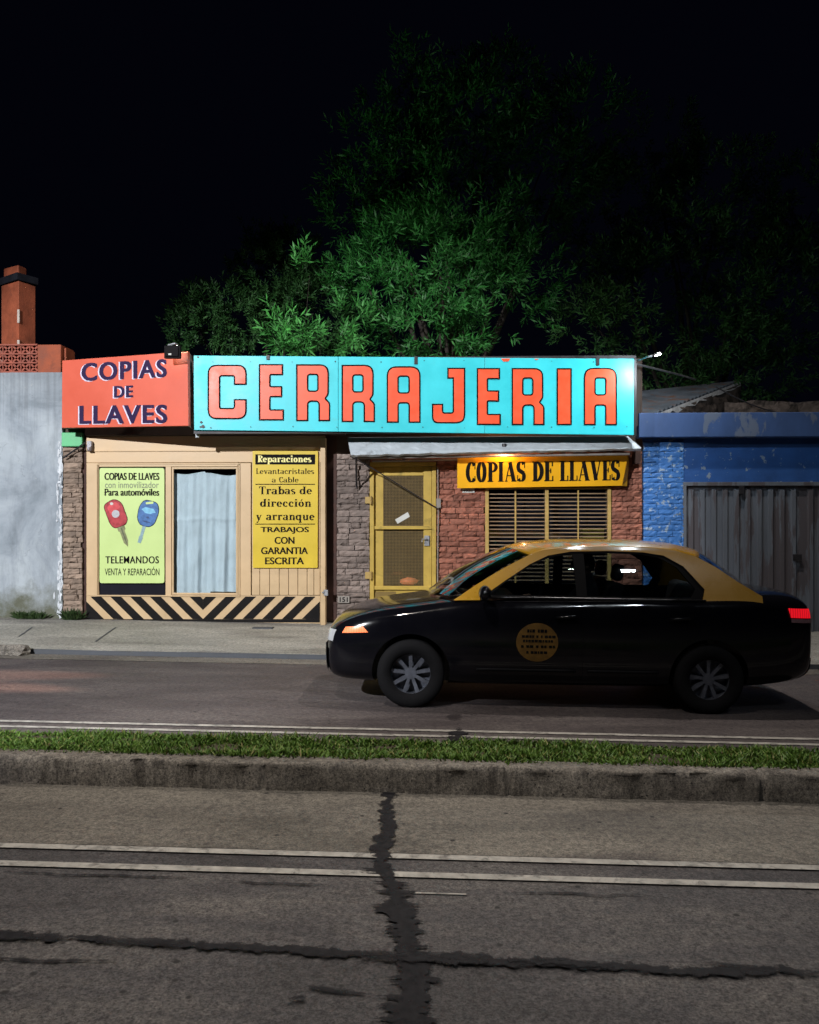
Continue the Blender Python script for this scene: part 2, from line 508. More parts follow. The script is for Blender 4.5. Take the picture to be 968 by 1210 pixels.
def place(mb, shape, box, fn, off, skew=0.0):
    """put a 2-D shape (y up) into the px box (x0,y0,x1,y1; y down) of a board through fn(px,py,off)"""
    vs, fs = shape
    xs = [v[0] for v in vs]; ys = [v[1] for v in vs]
    ax, bx, ay, by = min(xs), max(xs), min(ys), max(ys)
    x0, y0, x1, y1 = box
    out = []
    for (x, y) in vs:
        px = x0 + (x - ax) / (bx - ax) * (x1 - x0)
        py = y1 - (y - ay) / (by - ay) * (y1 - y0) + skew * (px - x0)
        out.append(fn(px, py, off))
    mb.add(out, fs)

def place_bold(mb, s, box, fn, off, d=0.35, sp=1.0):
    sh = text2d(s, 0.004, sp)
    for k in (-1, 0, 1):
        place(mb, sh, (box[0] + k * d, box[1], box[2] + k * d, box[3]), fn, off + (k + 1) * 0.00025)

def plane_map(A, B, C):
    """map a sight line onto the plane through three points, moved off metres towards the street"""
    n = (B - A).cross(C - A).normalized()
    if n.y > 0: n = -n
    c = Vector((0, 0, CH))
    def fn(px, py, off=0.0):
        d = at(px, py, 1.0) - c
        t = (A - c).dot(n) / d.dot(n)
        return c + d * t + n * off
    return fn, n

def flat_map(Y):
    return lambda px, py, off=0.0: at(px, py, Y) + Vector((0, -off, 0))

def rounded(poly, rad, n=5):
    out = []
    m = len(poly)
    for i in range(m):
        p0, p, p2 = Vector(poly[i - 1]), Vector(poly[i]), Vector(poly[(i + 1) % m])
        r = rad.get(i, 0) if isinstance(rad, dict) else rad
        if r <= 0:
            out.append(tuple(p)); continue
        a = (p0 - p); b = (p2 - p)
        r = min(r, a.length * 0.49, b.length * 0.49)
        a.normalize(); b.normalize()
        s, e = p + a * r, p + b * r
        for k in range(n + 1):
            t = k / n
            out.append(tuple(s * (1 - t) ** 2 + p * 2 * t * (1 - t) + e * t * t))
    return out

def area(pl):
    return sum(pl[i - 1][0] * pl[i][1] - pl[i][0] * pl[i - 1][1] for i in range(len(pl))) / 2

def inset(pl, d):
    """move a polygon inward by d (outward if negative)"""
    sgn = 1 if area(pl) > 0 else -1
    out = []
    m = len(pl)
    for i in range(m):
        p0, p, p2 = Vector(pl[i - 1]), Vector(pl[i]), Vector(pl[(i + 1) % m])
        a, b = (p - p0), (p2 - p)
        if a.length < 1e-6 or b.length < 1e-6:
            out.append(tuple(p)); continue
        a.normalize(); b.normalize()
        n1 = Vector((-a.y, a.x)) * sgn
        n2 = Vector((-b.y, b.x)) * sgn
        k = 1 + n1.dot(n2)
        q = p + (n1 + n2) * (d / max(k, 0.4))
        out.append((q.x, q.y))
    return out

# serif letters drawn with a broad pen: thick uprights, thin cross strokes
def pen_text(s, T=0.2, t=0.055, caps_w=1.0, gap=0.10, serif=0.07):
    V, Fc = [], []
    lay = [0]
    def quadstrip(pts, wf):
        pts = [Vector(p) for p in pts]
        n0 = len(V)
        for i, p in enumerate(pts):
            d = pts[min(i + 1, len(pts) - 1)] - pts[max(i - 1, 0)]
            d = d.normalized() if d.length > 1e-9 else Vector((1, 0))
            w = (t + (T - t) * abs(d.y) ** 1.3) / 2 if wf is None else wf / 2
            n = Vector((-d.y, d.x))
            V.append((p.x + n.x * w, p.y + n.y * w, lay[0])); V.append((p.x - n.x * w, p.y - n.y * w, lay[0]))
        for i in range(len(pts) - 1):
            a = n0 + 2 * i
            Fc.append((a, a + 1, a + 3, a + 2))
        lay[0] += 1
    def arc(cx, cy, rx, ry, a0, a1, n=18):
        return [(cx + rx * math.cos(R(a0 + (a1 - a0) * k / n)), cy + ry * math.sin(R(a0 + (a1 - a0) * k / n))) for k in range(n + 1)]
    x = 0.0
    for ch in s:
        h = T / 2
        acc = None
        if ch == 'ó': ch, acc = 'o', True
        st = []                                       # (points, width or None)
        def up(px, a, b, top=True, bot=True):
            st.append(([(px, a), (px, b)], T))
            if bot: st.append(([(px - h - serif, a + t / 2), (px + h + serif, a + t / 2)], t))
            if top: st.append(([(px - h - serif, b - t / 2), (px + h + serif, b - t / 2)], t))
        c = caps_w
        if ch == ' ': x += 0.30 * c + gap; continue
        if ch == 'C':
            w = 0.52 * c; st.append((arc(w / 2 + h * .4, .5, w / 2 - h * .4, .5 - t / 2, 42, 318), None))
            st.append(([(w - .02, .64), (w - .02, .98)], t)); st.append(([(w - .02, .04), (w - .02, .30)], t))
        elif ch == 'O':
            w = 0.58 * c; st.append((arc(w / 2, .5, w / 2 - h, .5 - t / 2, 0, 360, 28), None))
        elif ch == 'P':
            w = 0.54 * c; up(h + serif, 0, 1); st.append((arc(h + serif + .05 * c, .74, w - 2 * h - .05 * c, .26 - t / 2, 90, -90), None))
        elif ch == 'R':
            w = 0.58 * c; up(h + serif, 0, 1); st.append((arc(h + serif + .05 * c, .76, w - 2 * h - .08 * c, .24 - t / 2, 90, -90), None))
            st.append(([(h + serif + .1 * c, .5), (w - h, .04)], T * .9)); st.append(([(w - 2 * h, t / 2), (w + .03, t / 2)], t))
        elif ch == 'I':
            w = T + 2 * serif; up(w / 2, 0, 1)
        elif ch == 'A':
            w = 0.64 * c; st.append(([(.07, .03), (w * .46, .97)], t * 1.2)); st.append(([(w * .46, .985), (w - h - .02, .015)], T))
            st.append(([(w * .2, .3), (w * .72, .3)], t)); st.append(([(0, t / 2), (.16, t / 2)], t)); st.append(([(w - 2 * h - .05, t / 2), (w + .03, t / 2)], t))
        elif ch == 'V':
            w = 0.62 * c; st.append(([(h + .02, .985), (w * .52, .02)], T)); st.append(([(w * .54, .02), (w - .08, .97)], t * 1.2))
            st.append(([(-.03, 1 - t / 2), (2 * h + .05, 1 - t / 2)], t)); st.append(([(w - .17, 1 - t / 2), (w, 1 - t / 2)], t))
        elif ch == 'D':
            w = 0.58 * c; up(h + serif, 0, 1); st.append((arc(h + serif + .03 * c, .5, w - 2 * h - .05 * c, .5 - t / 2, 90, -90), None))
        elif ch == 'E' or ch == 'L':
            w = 0.48 * c; up(h + serif, 0, 1); st.append(([(h, t / 2), (w, t / 2)], t)); st.append(([(w - .02, 0), (w - .02, .27)], t * 1.3))
            if ch == 'E':
                st.append(([(h, 1 - t / 2), (w - .02, 1 - t / 2)], t)); st.append(([(w - .04, 1), (w - .04, .75)], t * 1.3))
                st.append(([(h, .52), (w - .12 * c, .52)], t)); st.append(([(w - .13 * c, .40), (w - .13 * c, .64)], t * 1.2))
        elif ch == 'S':
            w = 0.46 * c; st.append((arc(w / 2, .735, w / 2 - h * .6, .265 - t / 2, 30, 235), None)); st.append((arc(w / 2, .255, w / 2 - h * .6, .255 - t / 2, 55, -150), None))
            st.append(([(w * .16, .60), (w * .84, .40)], T)); st.append(([(w - .03, .68), (w - .03, .98)], t)); st.append(([(.03, .02), (.03, .32)], t))
        elif ch == 'T':
            w = 0.62 * c; up(w / 2, 0, 1, top=False); st.append(([(0, 1 - t / 2), (w, 1 - t / 2)], t)); st.append(([(.02, 1), (.02, .76)], t * 1.2)); st.append(([(w - .02, 1), (w - .02, .76)], t * 1.2))
        else:
            X = 0.66
            if ch == 'i': w = T + 2 * serif; up(w / 2, 0, X); st.append(([(w / 2, .80), (w / 2, .98)], T))
            elif ch == 'l': w = T + 2 * serif; up(w / 2, 0, 1)
            elif ch == 'o': w = 0.54; st.append((arc(w / 2, X / 2, w / 2 - h, X / 2 - t / 2, 0, 360, 24), None))
            elif ch == 'c': w = 0.48; st.append((arc(w / 2 + .02, X / 2, w / 2 - h * .7, X / 2 - t / 2, 40, 320), None)); st.append((arc(w - .08, X * .72, .03, .03, 0, 360, 8), .08))
            elif ch == 'e': w = 0.50; st.append((arc(w / 2, X / 2, w / 2 - h * .8, X / 2 - t / 2, 0, 320), None)); st.append(([(.06, X * .52), (w - .04, X * .52)], t))
            elif ch == 'a':
                w = 0.54; st.append(([(w - h - serif, 0), (w - h - serif, X * .75)], T)); st.append((arc(w * .45, X * .72, w * .55 - h - serif + .02, X * .28 - t / 2, 0, 165), None))
                st.append((arc(w * .40, X * .27, w * .40 - h * .6, X * .27 - t / 2, 30, 330), None)); st.append(([(w - h - serif, t / 2), (w, t / 2)], t))
            elif ch in 'bp':
                w = 0.58; up(h + serif, -.32 if ch == 'p' else 0, X if ch == 'p' else 1); st.append((arc(w / 2 + .06, X / 2, w / 2 - h - .02, X / 2 - t / 2, 150, -150), None))
            elif ch in 'dq':
                w = 0.58; up(w - h - serif, -.32 if ch == 'q' else 0, X if ch == 'q' else 1); st.append((arc(w / 2 - .06, X / 2, w / 2 - h - .02, X / 2 - t / 2, 30, 330), None))
            elif ch == 'n':
                w = 0.62; up(h + serif, 0, X); st.append(([(w - h - serif, 0), (w - h - serif, X * .6)], T)); st.append(([(w - 2 * h - 2 * serif, t / 2), (w, t / 2)], t))
                st.append((arc(w * .55, X * .66, w * .45 - h - serif, X * .34 - t / 2, 0, 150), None))
            elif ch == 'u':
                w = 0.62; st.append(([(h + serif, X), (h + serif, X * .38)], T)); st.append(([(0, X - t / 2), (2 * h + serif, X - t / 2)], t)); up(w - h - serif, 0, X)
                st.append((arc(w * .45, X * .36, w * .45 - h - serif, X * .36 - t / 2, 180, 330), None))
            elif ch == 'r':
                w = 0.46; up(h + serif, 0, X); st.append((arc(w - .12, X * .72, .12, X * .28 - t / 2, 150, 30), None)); st.append((arc(w - .06, X * .80, .03, .03, 0, 360, 8), .09))
            elif ch == 's':
                w = 0.40; st.append((arc(w / 2, X * .74, w / 2 - h * .6, X * .26 - t / 2, 40, 230), None)); st.append((arc(w / 2, X * .26, w / 2 - h * .6, X * .26 - t / 2, 50, -140), None)); st.append(([(w * .18, X * .6), (w * .82, X * .4)], T * .9))
            elif ch == 't': w = 0.38; st.append(([(w * .42, .05), (w * .42, .88)], T)); st.append(([(0, X - t / 2), (w, X - t / 2)], t)); st.append((arc(w * .7, .12, w * .26, .10, 180, 330), None))
            elif ch in 'vy':
                w = 0.56; st.append(([(h + .02, X), (w * .5, .02)], T)); st.append(([(w * .52 if ch == 'v' else w * .3, .02 if ch == 'v' else -.30), (w - .07, X)], t * 1.3))
                st.append(([(-.02, X - t / 2), (2 * h + .06, X - t / 2)], t)); st.append(([(w - .16, X - t / 2), (w + .01, X - t / 2)], t))
                if ch == 'y': st.append((arc(w * .2, -.26, .05, .04, 0, 360, 8), .08))
            else: w = 0.4
        if acc: st.append(([(w * .45, X + .10), (w * .68, X + .30)], t * 1.6))
        for pts, wf in st:
            quadstrip([(px + x, py) for px, py in pts], wf)
        x += w + gap
    return V, Fc

def place_pen(mb, shape, box, fn, off, ylo=0.0, yhi=1.0, skew=0.0):
    vs, fs = shape
    xs = [v[0] for v in vs]
    ax, bx = min(xs), max(xs)
    x0, y0, x1, y1 = box
    out = []
    for (x, y, l) in vs:
        px = x0 + (x - ax) / (bx - ax) * (x1 - x0)
        py = y1 - (y - ylo) / (yhi - ylo) * (y1 - y0) + skew * (px - x0)
        out.append(fn(px, py, off + (l % 7) * 0.00025))
    mb.add(out, fs)

def clip(poly, axis, lim, keep_less):
    out = []
    for i in range(len(poly)):
        a, b = poly[i - 1], poly[i]
        ia = (a[axis] <= lim) == keep_less or a[axis] == lim
        ib = (b[axis] <= lim) == keep_less or b[axis] == lim
        if ia != ib:
            t = (lim - a[axis]) / (b[axis] - a[axis])
            out.append((a[0] + (b[0] - a[0]) * t, a[1] + (b[1] - a[1]) * t))
        if ib: out.append(b)
    return out

def pxbox(mb, x0, y0, x1, y1, Y, th, Yb=None):
    """axis-aligned box whose street face fills the given px rectangle of plane Y"""
    a = at(x0, (y0 + y1) / 2, Y); b = at(x1, (y0 + y1) / 2, Y)
    c = at((x0 + x1) / 2, y0, Y); d = at((x0 + x1) / 2, y1, Y)
    return mb.box(a.x, b.x, Y, Y + th, d.z, c.z)

def frame_box(mb, x0, y0, x1, y1, w, Y, th):
    """four butted rails round a px rectangle; w in px"""
    pxbox(mb, x0, y0, x1, y0 + w, Y, th)
    pxbox(mb, x0, y1 - w, x1, y1, Y, th)
    pxbox(mb, x0, y0 + w + .04, x0 + w, y1 - w - .04, Y, th)
    pxbox(mb, x1 - w, y0 + w + .04, x1, y1 - w - .04, Y, th)

exec_order = None
#%%GROUND
def sheet(name, x0, x1, y0, y1, dz, m, nx=8, kind='structure', label=None, z_fn=None):
    mb = MB()
    def fn(u, v):
        x = x0 + (x1 - x0) * u; y = y0 + (y1 - y0) * v
        return (x, y, gz(x) + dz + (z_fn(x, y) if z_fn else 0))
    mb.grid(fn, nx, 4 if z_fn is None else 24)
    o = mb.build(name, m, None, loc=(0, 0, 0), normals=False)
    return tag(o, label, None, None, kind)

sheet('ground', -300, 300, -120, 400, -0.16, M['earth'], label='dark ground beyond the street')
sheet('road', -45, 45, -16, 4.86, 0.0, M['asphalt'], label='near carriageway of worn asphalt')
sheet('road', -45, 45, 5.38, 9.32, 0.0, M['asphalt_far'], label='far carriageway of dark asphalt under the taxi')
sheet('road', -45, 45, 3.93, 4.84, 0.004, M['concrete_lane'], label='pale concrete strip along the median kerb')
sheet('road', -45, 45, 8.98, 9.30, 0.004, M['concrete_lane'], label='pale concrete gutter before the pavement')
for yy in (3.86, 3.66):
    sheet('road_marking', -45, 45, yy, yy + 0.055, 0.008, M['line'], label='one of two parallel worn white lines on the near carriageway')
for yy in (6.22, 6.06):
    sheet('road_marking', -45, 45, yy, yy + 0.055, 0.006, M['line'], label='one of two parallel pale lines just beyond the grass median')

def kerb_strip(name, yb, yt, yback, h, x0, x1, label, rough=0.012, step=0.06):
    """a worn kerb: battered face, rounded nose, top running back"""
    prof = [(yb, -0.10), (yb, 0.0), (yb + 0.006, h * 0.4), (yb + 0.012, h * 0.80), (yb + 0.020, h * 0.93), (yb + 0.035, h * 0.99), (yb + 0.06, h), (yback, h), (yback, -0.1)]
    n = int((x1 - x0) / step)
    vs, fs = [], []
    m = len(prof)
    for i in range(n + 1):
        x = x0 + (x1 - x0) * i / n
        for k, (y, z) in enumerate(prof):
            j = fbm((x * 3.1, k * 1.7, 4.2)) * rough if 1 <= k <= 6 else 0
            j2 = fbm((x * 9, k * 3.1, 9.7)) * rough * 0.8 if 1 <= k <= 6 else 0
            joint = 0.035 if abs((x + 0.30) % 1.45 - 0.725) < step * 0.5 and 1 <= k <= 6 else 0
            vs.append((x, y + j + j2 + joint, gz(x) + z + j * 0.6 - (joint * 0.5 if k > 4 else 0)))
    for i in range(n):
        for k in range(m - 1):
            fs.append((i * m + k, (i + 1) * m + k, (i + 1) * m + k + 1, i * m + k + 1))
    mb = MB().add(vs, fs)
    return tag(mb.build(name, M['kerb'], None, smooth=True, loc=(0, 0, 0), normals=False), label, None, None, 'structure')

kerb_strip('median_kerb', 4.79, 4.9, 4.95, 0.165, -14, 14, 'pitted concrete kerb of the grass median', rough=0.016, step=0.02)
kerb_strip('median_kerb', 5.30, 5.36, 5.42, 0.14, -14, 14, 'hidden far kerb of the grass median', step=0.3)
sheet('median_soil', -14, 14, 4.93, 5.34, 0.155, M['soil'], label='soil strip of the median under the grass')

# grass on the median: far too many blades to count
def blades(x0, x1, y0, y1, n, hmin, hmax, base, lean=0.5, w=0.006, patch=True):
    vs, fs = [], []
    for _ in range(n):
        x = random.uniform(x0, x1); y = random.uniform(y0, y1)
        k = 0.75 + 0.5 * fbm((x * 1.7, y * 4, 1.0)) if patch else 1
        if patch and fbm((x * 2.6, y * 7, 5.0)) < -0.30 and random.random() < .8: continue
        hh = random.uniform(hmin, hmax) * max(k, 0.25)
        a = random.uniform(0, 2 * math.pi)
        l = random.uniform(0.1, lean) * hh
        dx, dy = math.cos(a) * l, math.sin(a) * l
        b = random.uniform(0, math.pi)
        wx, wy = math.cos(b) * w, math.sin(b) * w * 0.6
        z = base(x, y)
        i = len(vs)
        vs += [(x - wx, y - wy, z), (x + wx, y + wy, z), (x + dx * .4 + wx * .8, y + dy * .4 + wy * .8, z + hh * .6), (x + dx * .4 - wx * .8, y + dy * .4 - wy * .8, z + hh * .6), (x + dx, y + dy, z + hh)]
        fs += [(i, i + 1, i + 2, i + 3), (i + 3, i + 2, i + 4)]
    return MB().add(vs, fs)
gm = blades(-4.6, 4.8, 4.905, 5.36, 42000, 0.015, 0.058, lambda x, y: gz(x) + 0.152, 1.5)
g2 = blades(-0.6, 0.5, 4.89, 5.1, 420, 0.03, 0.08, lambda x, y: gz(x) + 0.15, 1.2)
gm.add(g2.v, g2.f)
tag(gm.build('grass', M['grass'], None, loc=(0, 0, 0), normals=False), 'short green grass growing along the median', None, None, 'stuff')

# pavement: slopes up from the low kerb to the fronts
def pav(x, y):
    return 0.05 + (y - 9.34) / (11.5 - 9.34) * 0.095 + 0.006 * fbm((x * 1.2, y * 1.5, 3))
mb = MB()
mb.grid(lambda u, v: ((-30 + 60 * u), 9.34 + 3.4 * v, gz(-30 + 60 * u) + pav(-30 + 60 * u, 9.34 + 3.4 * v)), 240, 24)
tag(mb.build('pavement', M['pavement'], None, smooth=True, loc=(0, 0, 0), normals=False), 'bare concrete pavement in front of the shop', None, None, 'structure')
mb = MB()
def kfn(u, v):
    x = -30 + 60 * u
    wob = 0.012 * fbm((x * 0.9, 2, 8)) + 0.006 * fbm((x * 6, 5, 8))
    z = gz(x) + [-0.05, 0.0, pav(x, 9.345) + 0.004][int(round(v * 2))]
    return (x, 9.33 + wob + [0.0, 0.0, 0.012][int(round(v * 2))], z)
mb.grid(kfn, 400, 2)
tag(mb.build('pavement_kerb', M['slate'], None, loc=(0, 0, 0), normals=False), 'low dark worn kerb edge of the pavement', None, None, 'structure')
# pavement joints: shallow grooves filled with dirt
mb = MB()
for (ax, ay, bx, by) in ((113, 758, 137, 741), (392, 742, 396, 762), (22, 752, 38, 741)):
    def pp(px, py):
        Y = 10.4
        for _ in range(6):
            t = at(px, py, Y)
            zz = gz(t.x) + pav(t.x, t.y) + 0.005
            Y = Y * (CH - zz) / max(CH - t.z, 1e-3)
        t = at(px, py, Y)
        return Vector((t.x, t.y, gz(t.x) + pav(t.x, t.y) + 0.004))
    A, B = pp(ax, ay), pp(bx, by)
    n = 8
    def jf(u, v):
        p = A.lerp(B, u)
        w = 0.011 + 0.006 * fbm((p.x * 9, p.y * 9, 1))
        x = p.x + (v - .5) * 2 * w
        return (x, p.y, gz(x) + pav(x, p.y) + 0.005)
    mb.grid(jf, n, 1)
tag(mb.build('pavement_joint', M['slate'], None, loc=(0, 0, 0), normals=False), 'dirt filled joints in the pavement concrete', None, None, 'structure')

# tar seams
def tar_mat(name, half, spike, spike_from, seed, taper=0):
    """tar left on the road: a wobbling band whose edge breaks up; everything else of the strip lets the road through"""
    m, nt, p = base_mat(name)
    L = nt.links.new
    uv = nd(nt, 'ShaderNodeUVMap').outputs['UV']
    sp = nd(nt, 'ShaderNodeSeparateXYZ'); L(uv, sp.inputs[0])
    def mth(op, a, b=0.0, c=0.0):
        n = nd(nt, 'ShaderNodeMath', operation=op)
        for k, v in enumerate((a, b, c)):
            if hasattr(v, 'links'): L(v, n.inputs[k])
            else: n.inputs[k].default_value = v
        return n.outputs[0]
    def nz(sx, sy, scale, det, off):
        mp = nd(nt, 'ShaderNodeMapping'); mp.inputs['Scale'].default_value = (sx, sy, 1); mp.inputs['Location'].default_value = (off + seed, off * 1.7, seed * 2.3)
        L(uv, mp.inputs['Vector'])
        return noise_node(nt, scale, det, 0.62, mp.outputs['Vector']).outputs['Fac']
    wob = mth('MULTIPLY_ADD', nz(1, 0, 3.0, 2, 1), 0.10, -0.05)
    d = mth('ABSOLUTE', mth('ADD', sp.outputs['Y'], wob))
    wid = mth('MULTIPLY_ADD', nz(1, .3, 4.0, 4, 4), half * 3.6, half * -0.8)
    edge = mth('MULTIPLY_ADD', nz(1, 1, 26.0, 6, 7), half * 3.2, -half * 1.6)
    gate = mth('GREATER_THAN', sp.outputs['X'], spike_from)
    sk = mth('MULTIPLY', mth('MULTIPLY_ADD', nz(4.5, .5, 5.0, 6, 9), spike * 6.5, -spike * 3.1), gate)
    lim = mth('ADD', mth('ADD', wid, edge), mth('MAXIMUM', sk, 0.0))
    if taper:
        tp = mth('POWER', mth('ABSOLUTE', mth('MULTIPLY_ADD', sp.outputs['X'], 2.0 / taper, -1.0)), 2.5)
        lim = mth('SUBTRACT', lim, mth('MULTIPLY', tp, half * 3.5))
    mask = ramp(nt, mth('MULTIPLY_ADD', mth('SUBTRACT', lim, d), 60.0, 0.5), [(0.0, (0, 0, 0)), (1.0, (1, 1, 1))])
    wear = ramp(nt, nz(1, 1, 9, 6, 12), [(0.30, (0.75,) * 3), (0.5, (1,) * 3)])
    tone = ramp(nt, nz(1, 1, 30, 6, 15), [(0.3, (0.007, 0.007, 0.009)), (0.7, (0.022, 0.021, 0.024))])
    L(tone.outputs['Color'], p.inputs['Base Color'])
    p.inputs['Roughness'].default_value = 0.7
    p.inputs['Specular IOR Level'].default_value = 0.15
    al = mth('MULTIPLY', mask.outputs['Color'], wear.outputs['Color'])
    L(al, p.inputs['Alpha'])
    return m

def seam(name, pts, half, label, spike=0.0, spike_from=99.0, along='y', dz=0.0095, seed=0, R_=0.22, taper=False):
    pts = [Vector(p) for p in pts]
    vs, uvs, fs = [], [], []
    u = 0.0
    for k, p in enumerate(pts):
        if k: u += (p - pts[k - 1]).length
        for o in (-R_, R_):
            x, y = (p.x + o, p.y) if along == 'y' else (p.x, p.y + o)
            vs.append((x, y, gz(x) + dz)); uvs.append((u, o))
    fs = [(2 * k, 2 * k + 1, 2 * k + 3, 2 * k + 2) for k in range(len(pts) - 1)]
    ob = MB().add(vs, fs).build(name, tar_mat('tar_%d' % seed, half, spike, spike_from, seed, u if taper else 0), None, loc=(0, 0, 0), normals=False)
    ly = ob.data.uv_layers.new(name='UVMap')
    for lp in ob.data.loops: ly.data[lp.index].uv = uvs[lp.vertex_index]
    return tag(ob, label, None, None, 'structure')

seam('tar_seam', [(-0.272, 4.79), (-0.26, 4.2), (-0.25, 3.75), (-0.17, 3.45), (-0.10, 3.0), (-0.08, 2.5), (-0.04, 1.2)], 0.038,
     'broad jagged tar seam running across the near carriageway', 0.062, 1.05, seed=3)
seam('tar_seam', [(-8, 3.05), (-1.4, 3.05), (-0.2, 3.0), (0.9, 2.95), (1.6, 2.99), (3, 2.98), (8, 2.95)], 0.024,
     'narrow tar seam running lengthwise along the near carriageway', 0.0, 99, 'x', 0.0115, 11, 0.14)
seam('tar_seam', [(0.17, 6.55), (0.15, 6.0), (0.13, 5.4)], 0.07, 'short tar patch on the far carriageway beside the grass', 0.05, 0, seed=23, dz=0.009, R_=0.2, taper=True)
for i, (px, py, w) in enumerate(((352, 1190, .05), (655, 1138, .30), (500, 1140, .34))):
    p = at(px, py, CH * FPX / (py - HY))
    seam('tar_seam', [(p.x - w, p.y), (p.x + w, p.y + .01)], 0.022,
         ('small tar spot low on the left of the near carriageway', 'thick tar streak right of the seam crossing', 'tar blot at the seam crossing')[i], 0.02, 0, 'x', 0.0135 + .001 * i, 40 + i, 0.08, True)
for i, (px, py, w, h_) in enumerate(((120, 1046, .55, .006), (330, 1050, .30, .006), (700, 1052, .4, .006), (60, 1150, .3, .007), (400, 1175, .15, .010), (860, 1130, .12, .009))):
    p = at(px, py, CH * FPX / (py - HY))
    seam('tar_stain', [(p.x - w, p.y), (p.x + w, p.y - .01)], h_, 'thin dark stain lying along the near carriageway', 0.004, 0, 'x', 0.0072 + .0002 * i, 60 + i, 0.05, True)
# a scrap of old paint beside the second line
p = at(518, 1057, CH * FPX / (1057 - HY))
sheet('road_marking', p.x - .11, p.x + .12, p.y - .006, p.y + .006, 0.006, M['line'], nx=4, label='short scrap of old white paint beside the near lines')

mb = MB()
p = at(311, 742, 11.0)
mb.box(p.x - 0.14, p.x + 0.14, 10.93, 11.05, gz(p.x) + pav(p.x, 11.0) - 0.02, gz(p.x) + pav(p.x, 11.0) + 0.012)
o = mb.build('drain_cover', M['slate'], None, loc=(p.x, 11, gz(p.x) + pav(p.x, 11)), bevel=0.004)
tag(o, 'small dark drain cover in the pavement before the yellow notice', 'drain cover')

# broken lump of concrete at the pavement edge
bm = bmesh.new()
bmesh.ops.create_icosphere(bm, subdivisions=3, radius=1)
c = at(11, 772, 9.22)
for v in bm.verts:
    d = 1 + 0.35 * fbm(tuple(v.co * 1.6)) + 0.12 * fbm(tuple(v.co * 6))
    v.co = Vector((v.co.x * 0.26 * d, v.co.y * 0.12 * d, max(v.co.z, -0.3) * 0.085 * d))
mb = MB().add([v.co + Vector((c.x, 9.27, gz(c.x) + 0.03)) for v in bm.verts], [[v.index for v in f.verts] for f in bm.faces])
bm.free()
tag(mb.build('concrete_lump', M['kerb'], None, loc=(c.x, 9.27, gz(c.x))), 'broken lump of concrete lying against the pavement kerb', 'rubble')

#%%NEIGHBOUR
# ================================================================== left neighbour: plastered wall, block parapet, chimney
x_r = at(74, 600, 11.47).x
zt = at(40, 440, 11.47).z
nb = thing('plastered_wall', (x_r - 2, 11.47, gz(x_r - 2) + 0.14), 'pale grey blue plastered wall with orange block parapet left of the shop', 'wall')
mb = MB()
def wf(u, v):
    x = x_r - 7.0 + 7.0 * u
    z = -0.1 + (zt + 0.1) * v
    edge = max(0, 1 - (x_r - x) / 0.10)
    y = 11.47 + 0.012 * fbm((x * 1.5, z * 1.5, 1)) + 0.010 * fbm((x * 7, z * 7, 2)) * (0.4 + 1.6 * edge)
    return (x - (0.02 * abs(fbm((z * 5, 3, 4))) if u > 0.999 else 0), y, z)
mb.grid(wf, 150, 70)
mb.quad((x_r - 0.01, 11.475, -0.1), (x_r - 0.01, 11.95, -0.1), (x_r - 0.01, 11.95, zt), (x_r - 0.01, 11.475, zt))
mb.quad((x_r - 7, 11.475, zt), (x_r - 0.01, 11.475, zt), (x_r - 0.01, 11.95, zt), (x_r - 7, 11.95, zt))
mb.quad((x_r - 7, 11.95, -0.1), (x_r - 0.01, 11.95, -0.1), (x_r - 0.01, 11.95, zt), (x_r - 7, 11.95, zt))
mb.build('plaster', M['plaster'], nb, normals=False)
# lime and paint flaking along the broken edge
mb = MB()
for k in range(90):
    z = random.uniform(0.25, at(70, 520, 11.47).z)
    x = x_r - 0.012 - abs(random.gauss(0, 0.03))
    w, h = random.uniform(0.008, 0.028), random.uniform(0.02, 0.09)
    pts = []
    for a in range(7):
        t = 2 * math.pi * a / 7
        r = random.uniform(0.6, 1.1)
        pts.append((x + w * r * math.cos(t), z + h * r * math.sin(t)))
    y = 11.462 + random.uniform(-0.006, 0.004)
    mb.prism([(a, y + random.uniform(-.006, .006), b) for a, b in pts], [(a, 11.49, b) for a, b in pts])
mb.build('flaking_edge', M['flake'], nb, label='white lime flaking off along the wall end')
mb = MB()
pxbox(mb, 44, 407, 72, 441, 11.50, 0.42)
pxbox(mb, 72.2, 411, 78, 441, 11.58, 0.30)
mb.build('parapet_pier', M['orange_brick'], nb, bevel=0.012)
# open-work blocks: three courses of crossed webs
mb = MB()
for c_ in range(3):
    y0 = 408.5 + c_ * 10.6
    pxbox(mb, -70, y0 + 8.9, 43.8, y0 + 10.6, 11.56, 0.10)
    k = -70
    while k < 43:
        a, b = at(k, y0 + 8.8, 11.58), at(k + 9, y0, 11.58)
        for (p, q) in ((Vector((a.x, 0, a.z)), Vector((b.x, 0, b.z))), (Vector((a.x, 0, b.z)), Vector((b.x, 0, a.z)))):
            d = (q - p).normalized(); nn = Vector((-d.z, 0, d.x)) * 0.013
            mb.hexa([(p - nn) + Vector((0, 11.58, 0)), (q - nn) + Vector((0, 11.58, 0)), (q + nn) + Vector((0, 11.58, 0)), (p + nn) + Vector((0, 11.58, 0))],
                    [(p - nn) + Vector((0, 11.66, 0)), (q - nn) + Vector((0, 11.66, 0)), (q + nn) + Vector((0, 11.66, 0)), (p + nn) + Vector((0, 11.66, 0))])
        pxbox(mb, k + 9.2, y0, k + 10.4, y0 + 8.8, 11.57, 0.09)
        k += 10.6
pxbox(mb, -70, 406.6, 43.8, 408.4, 11.55, 0.12)
mb.build('openwork_parapet', M['terracotta'], nb)
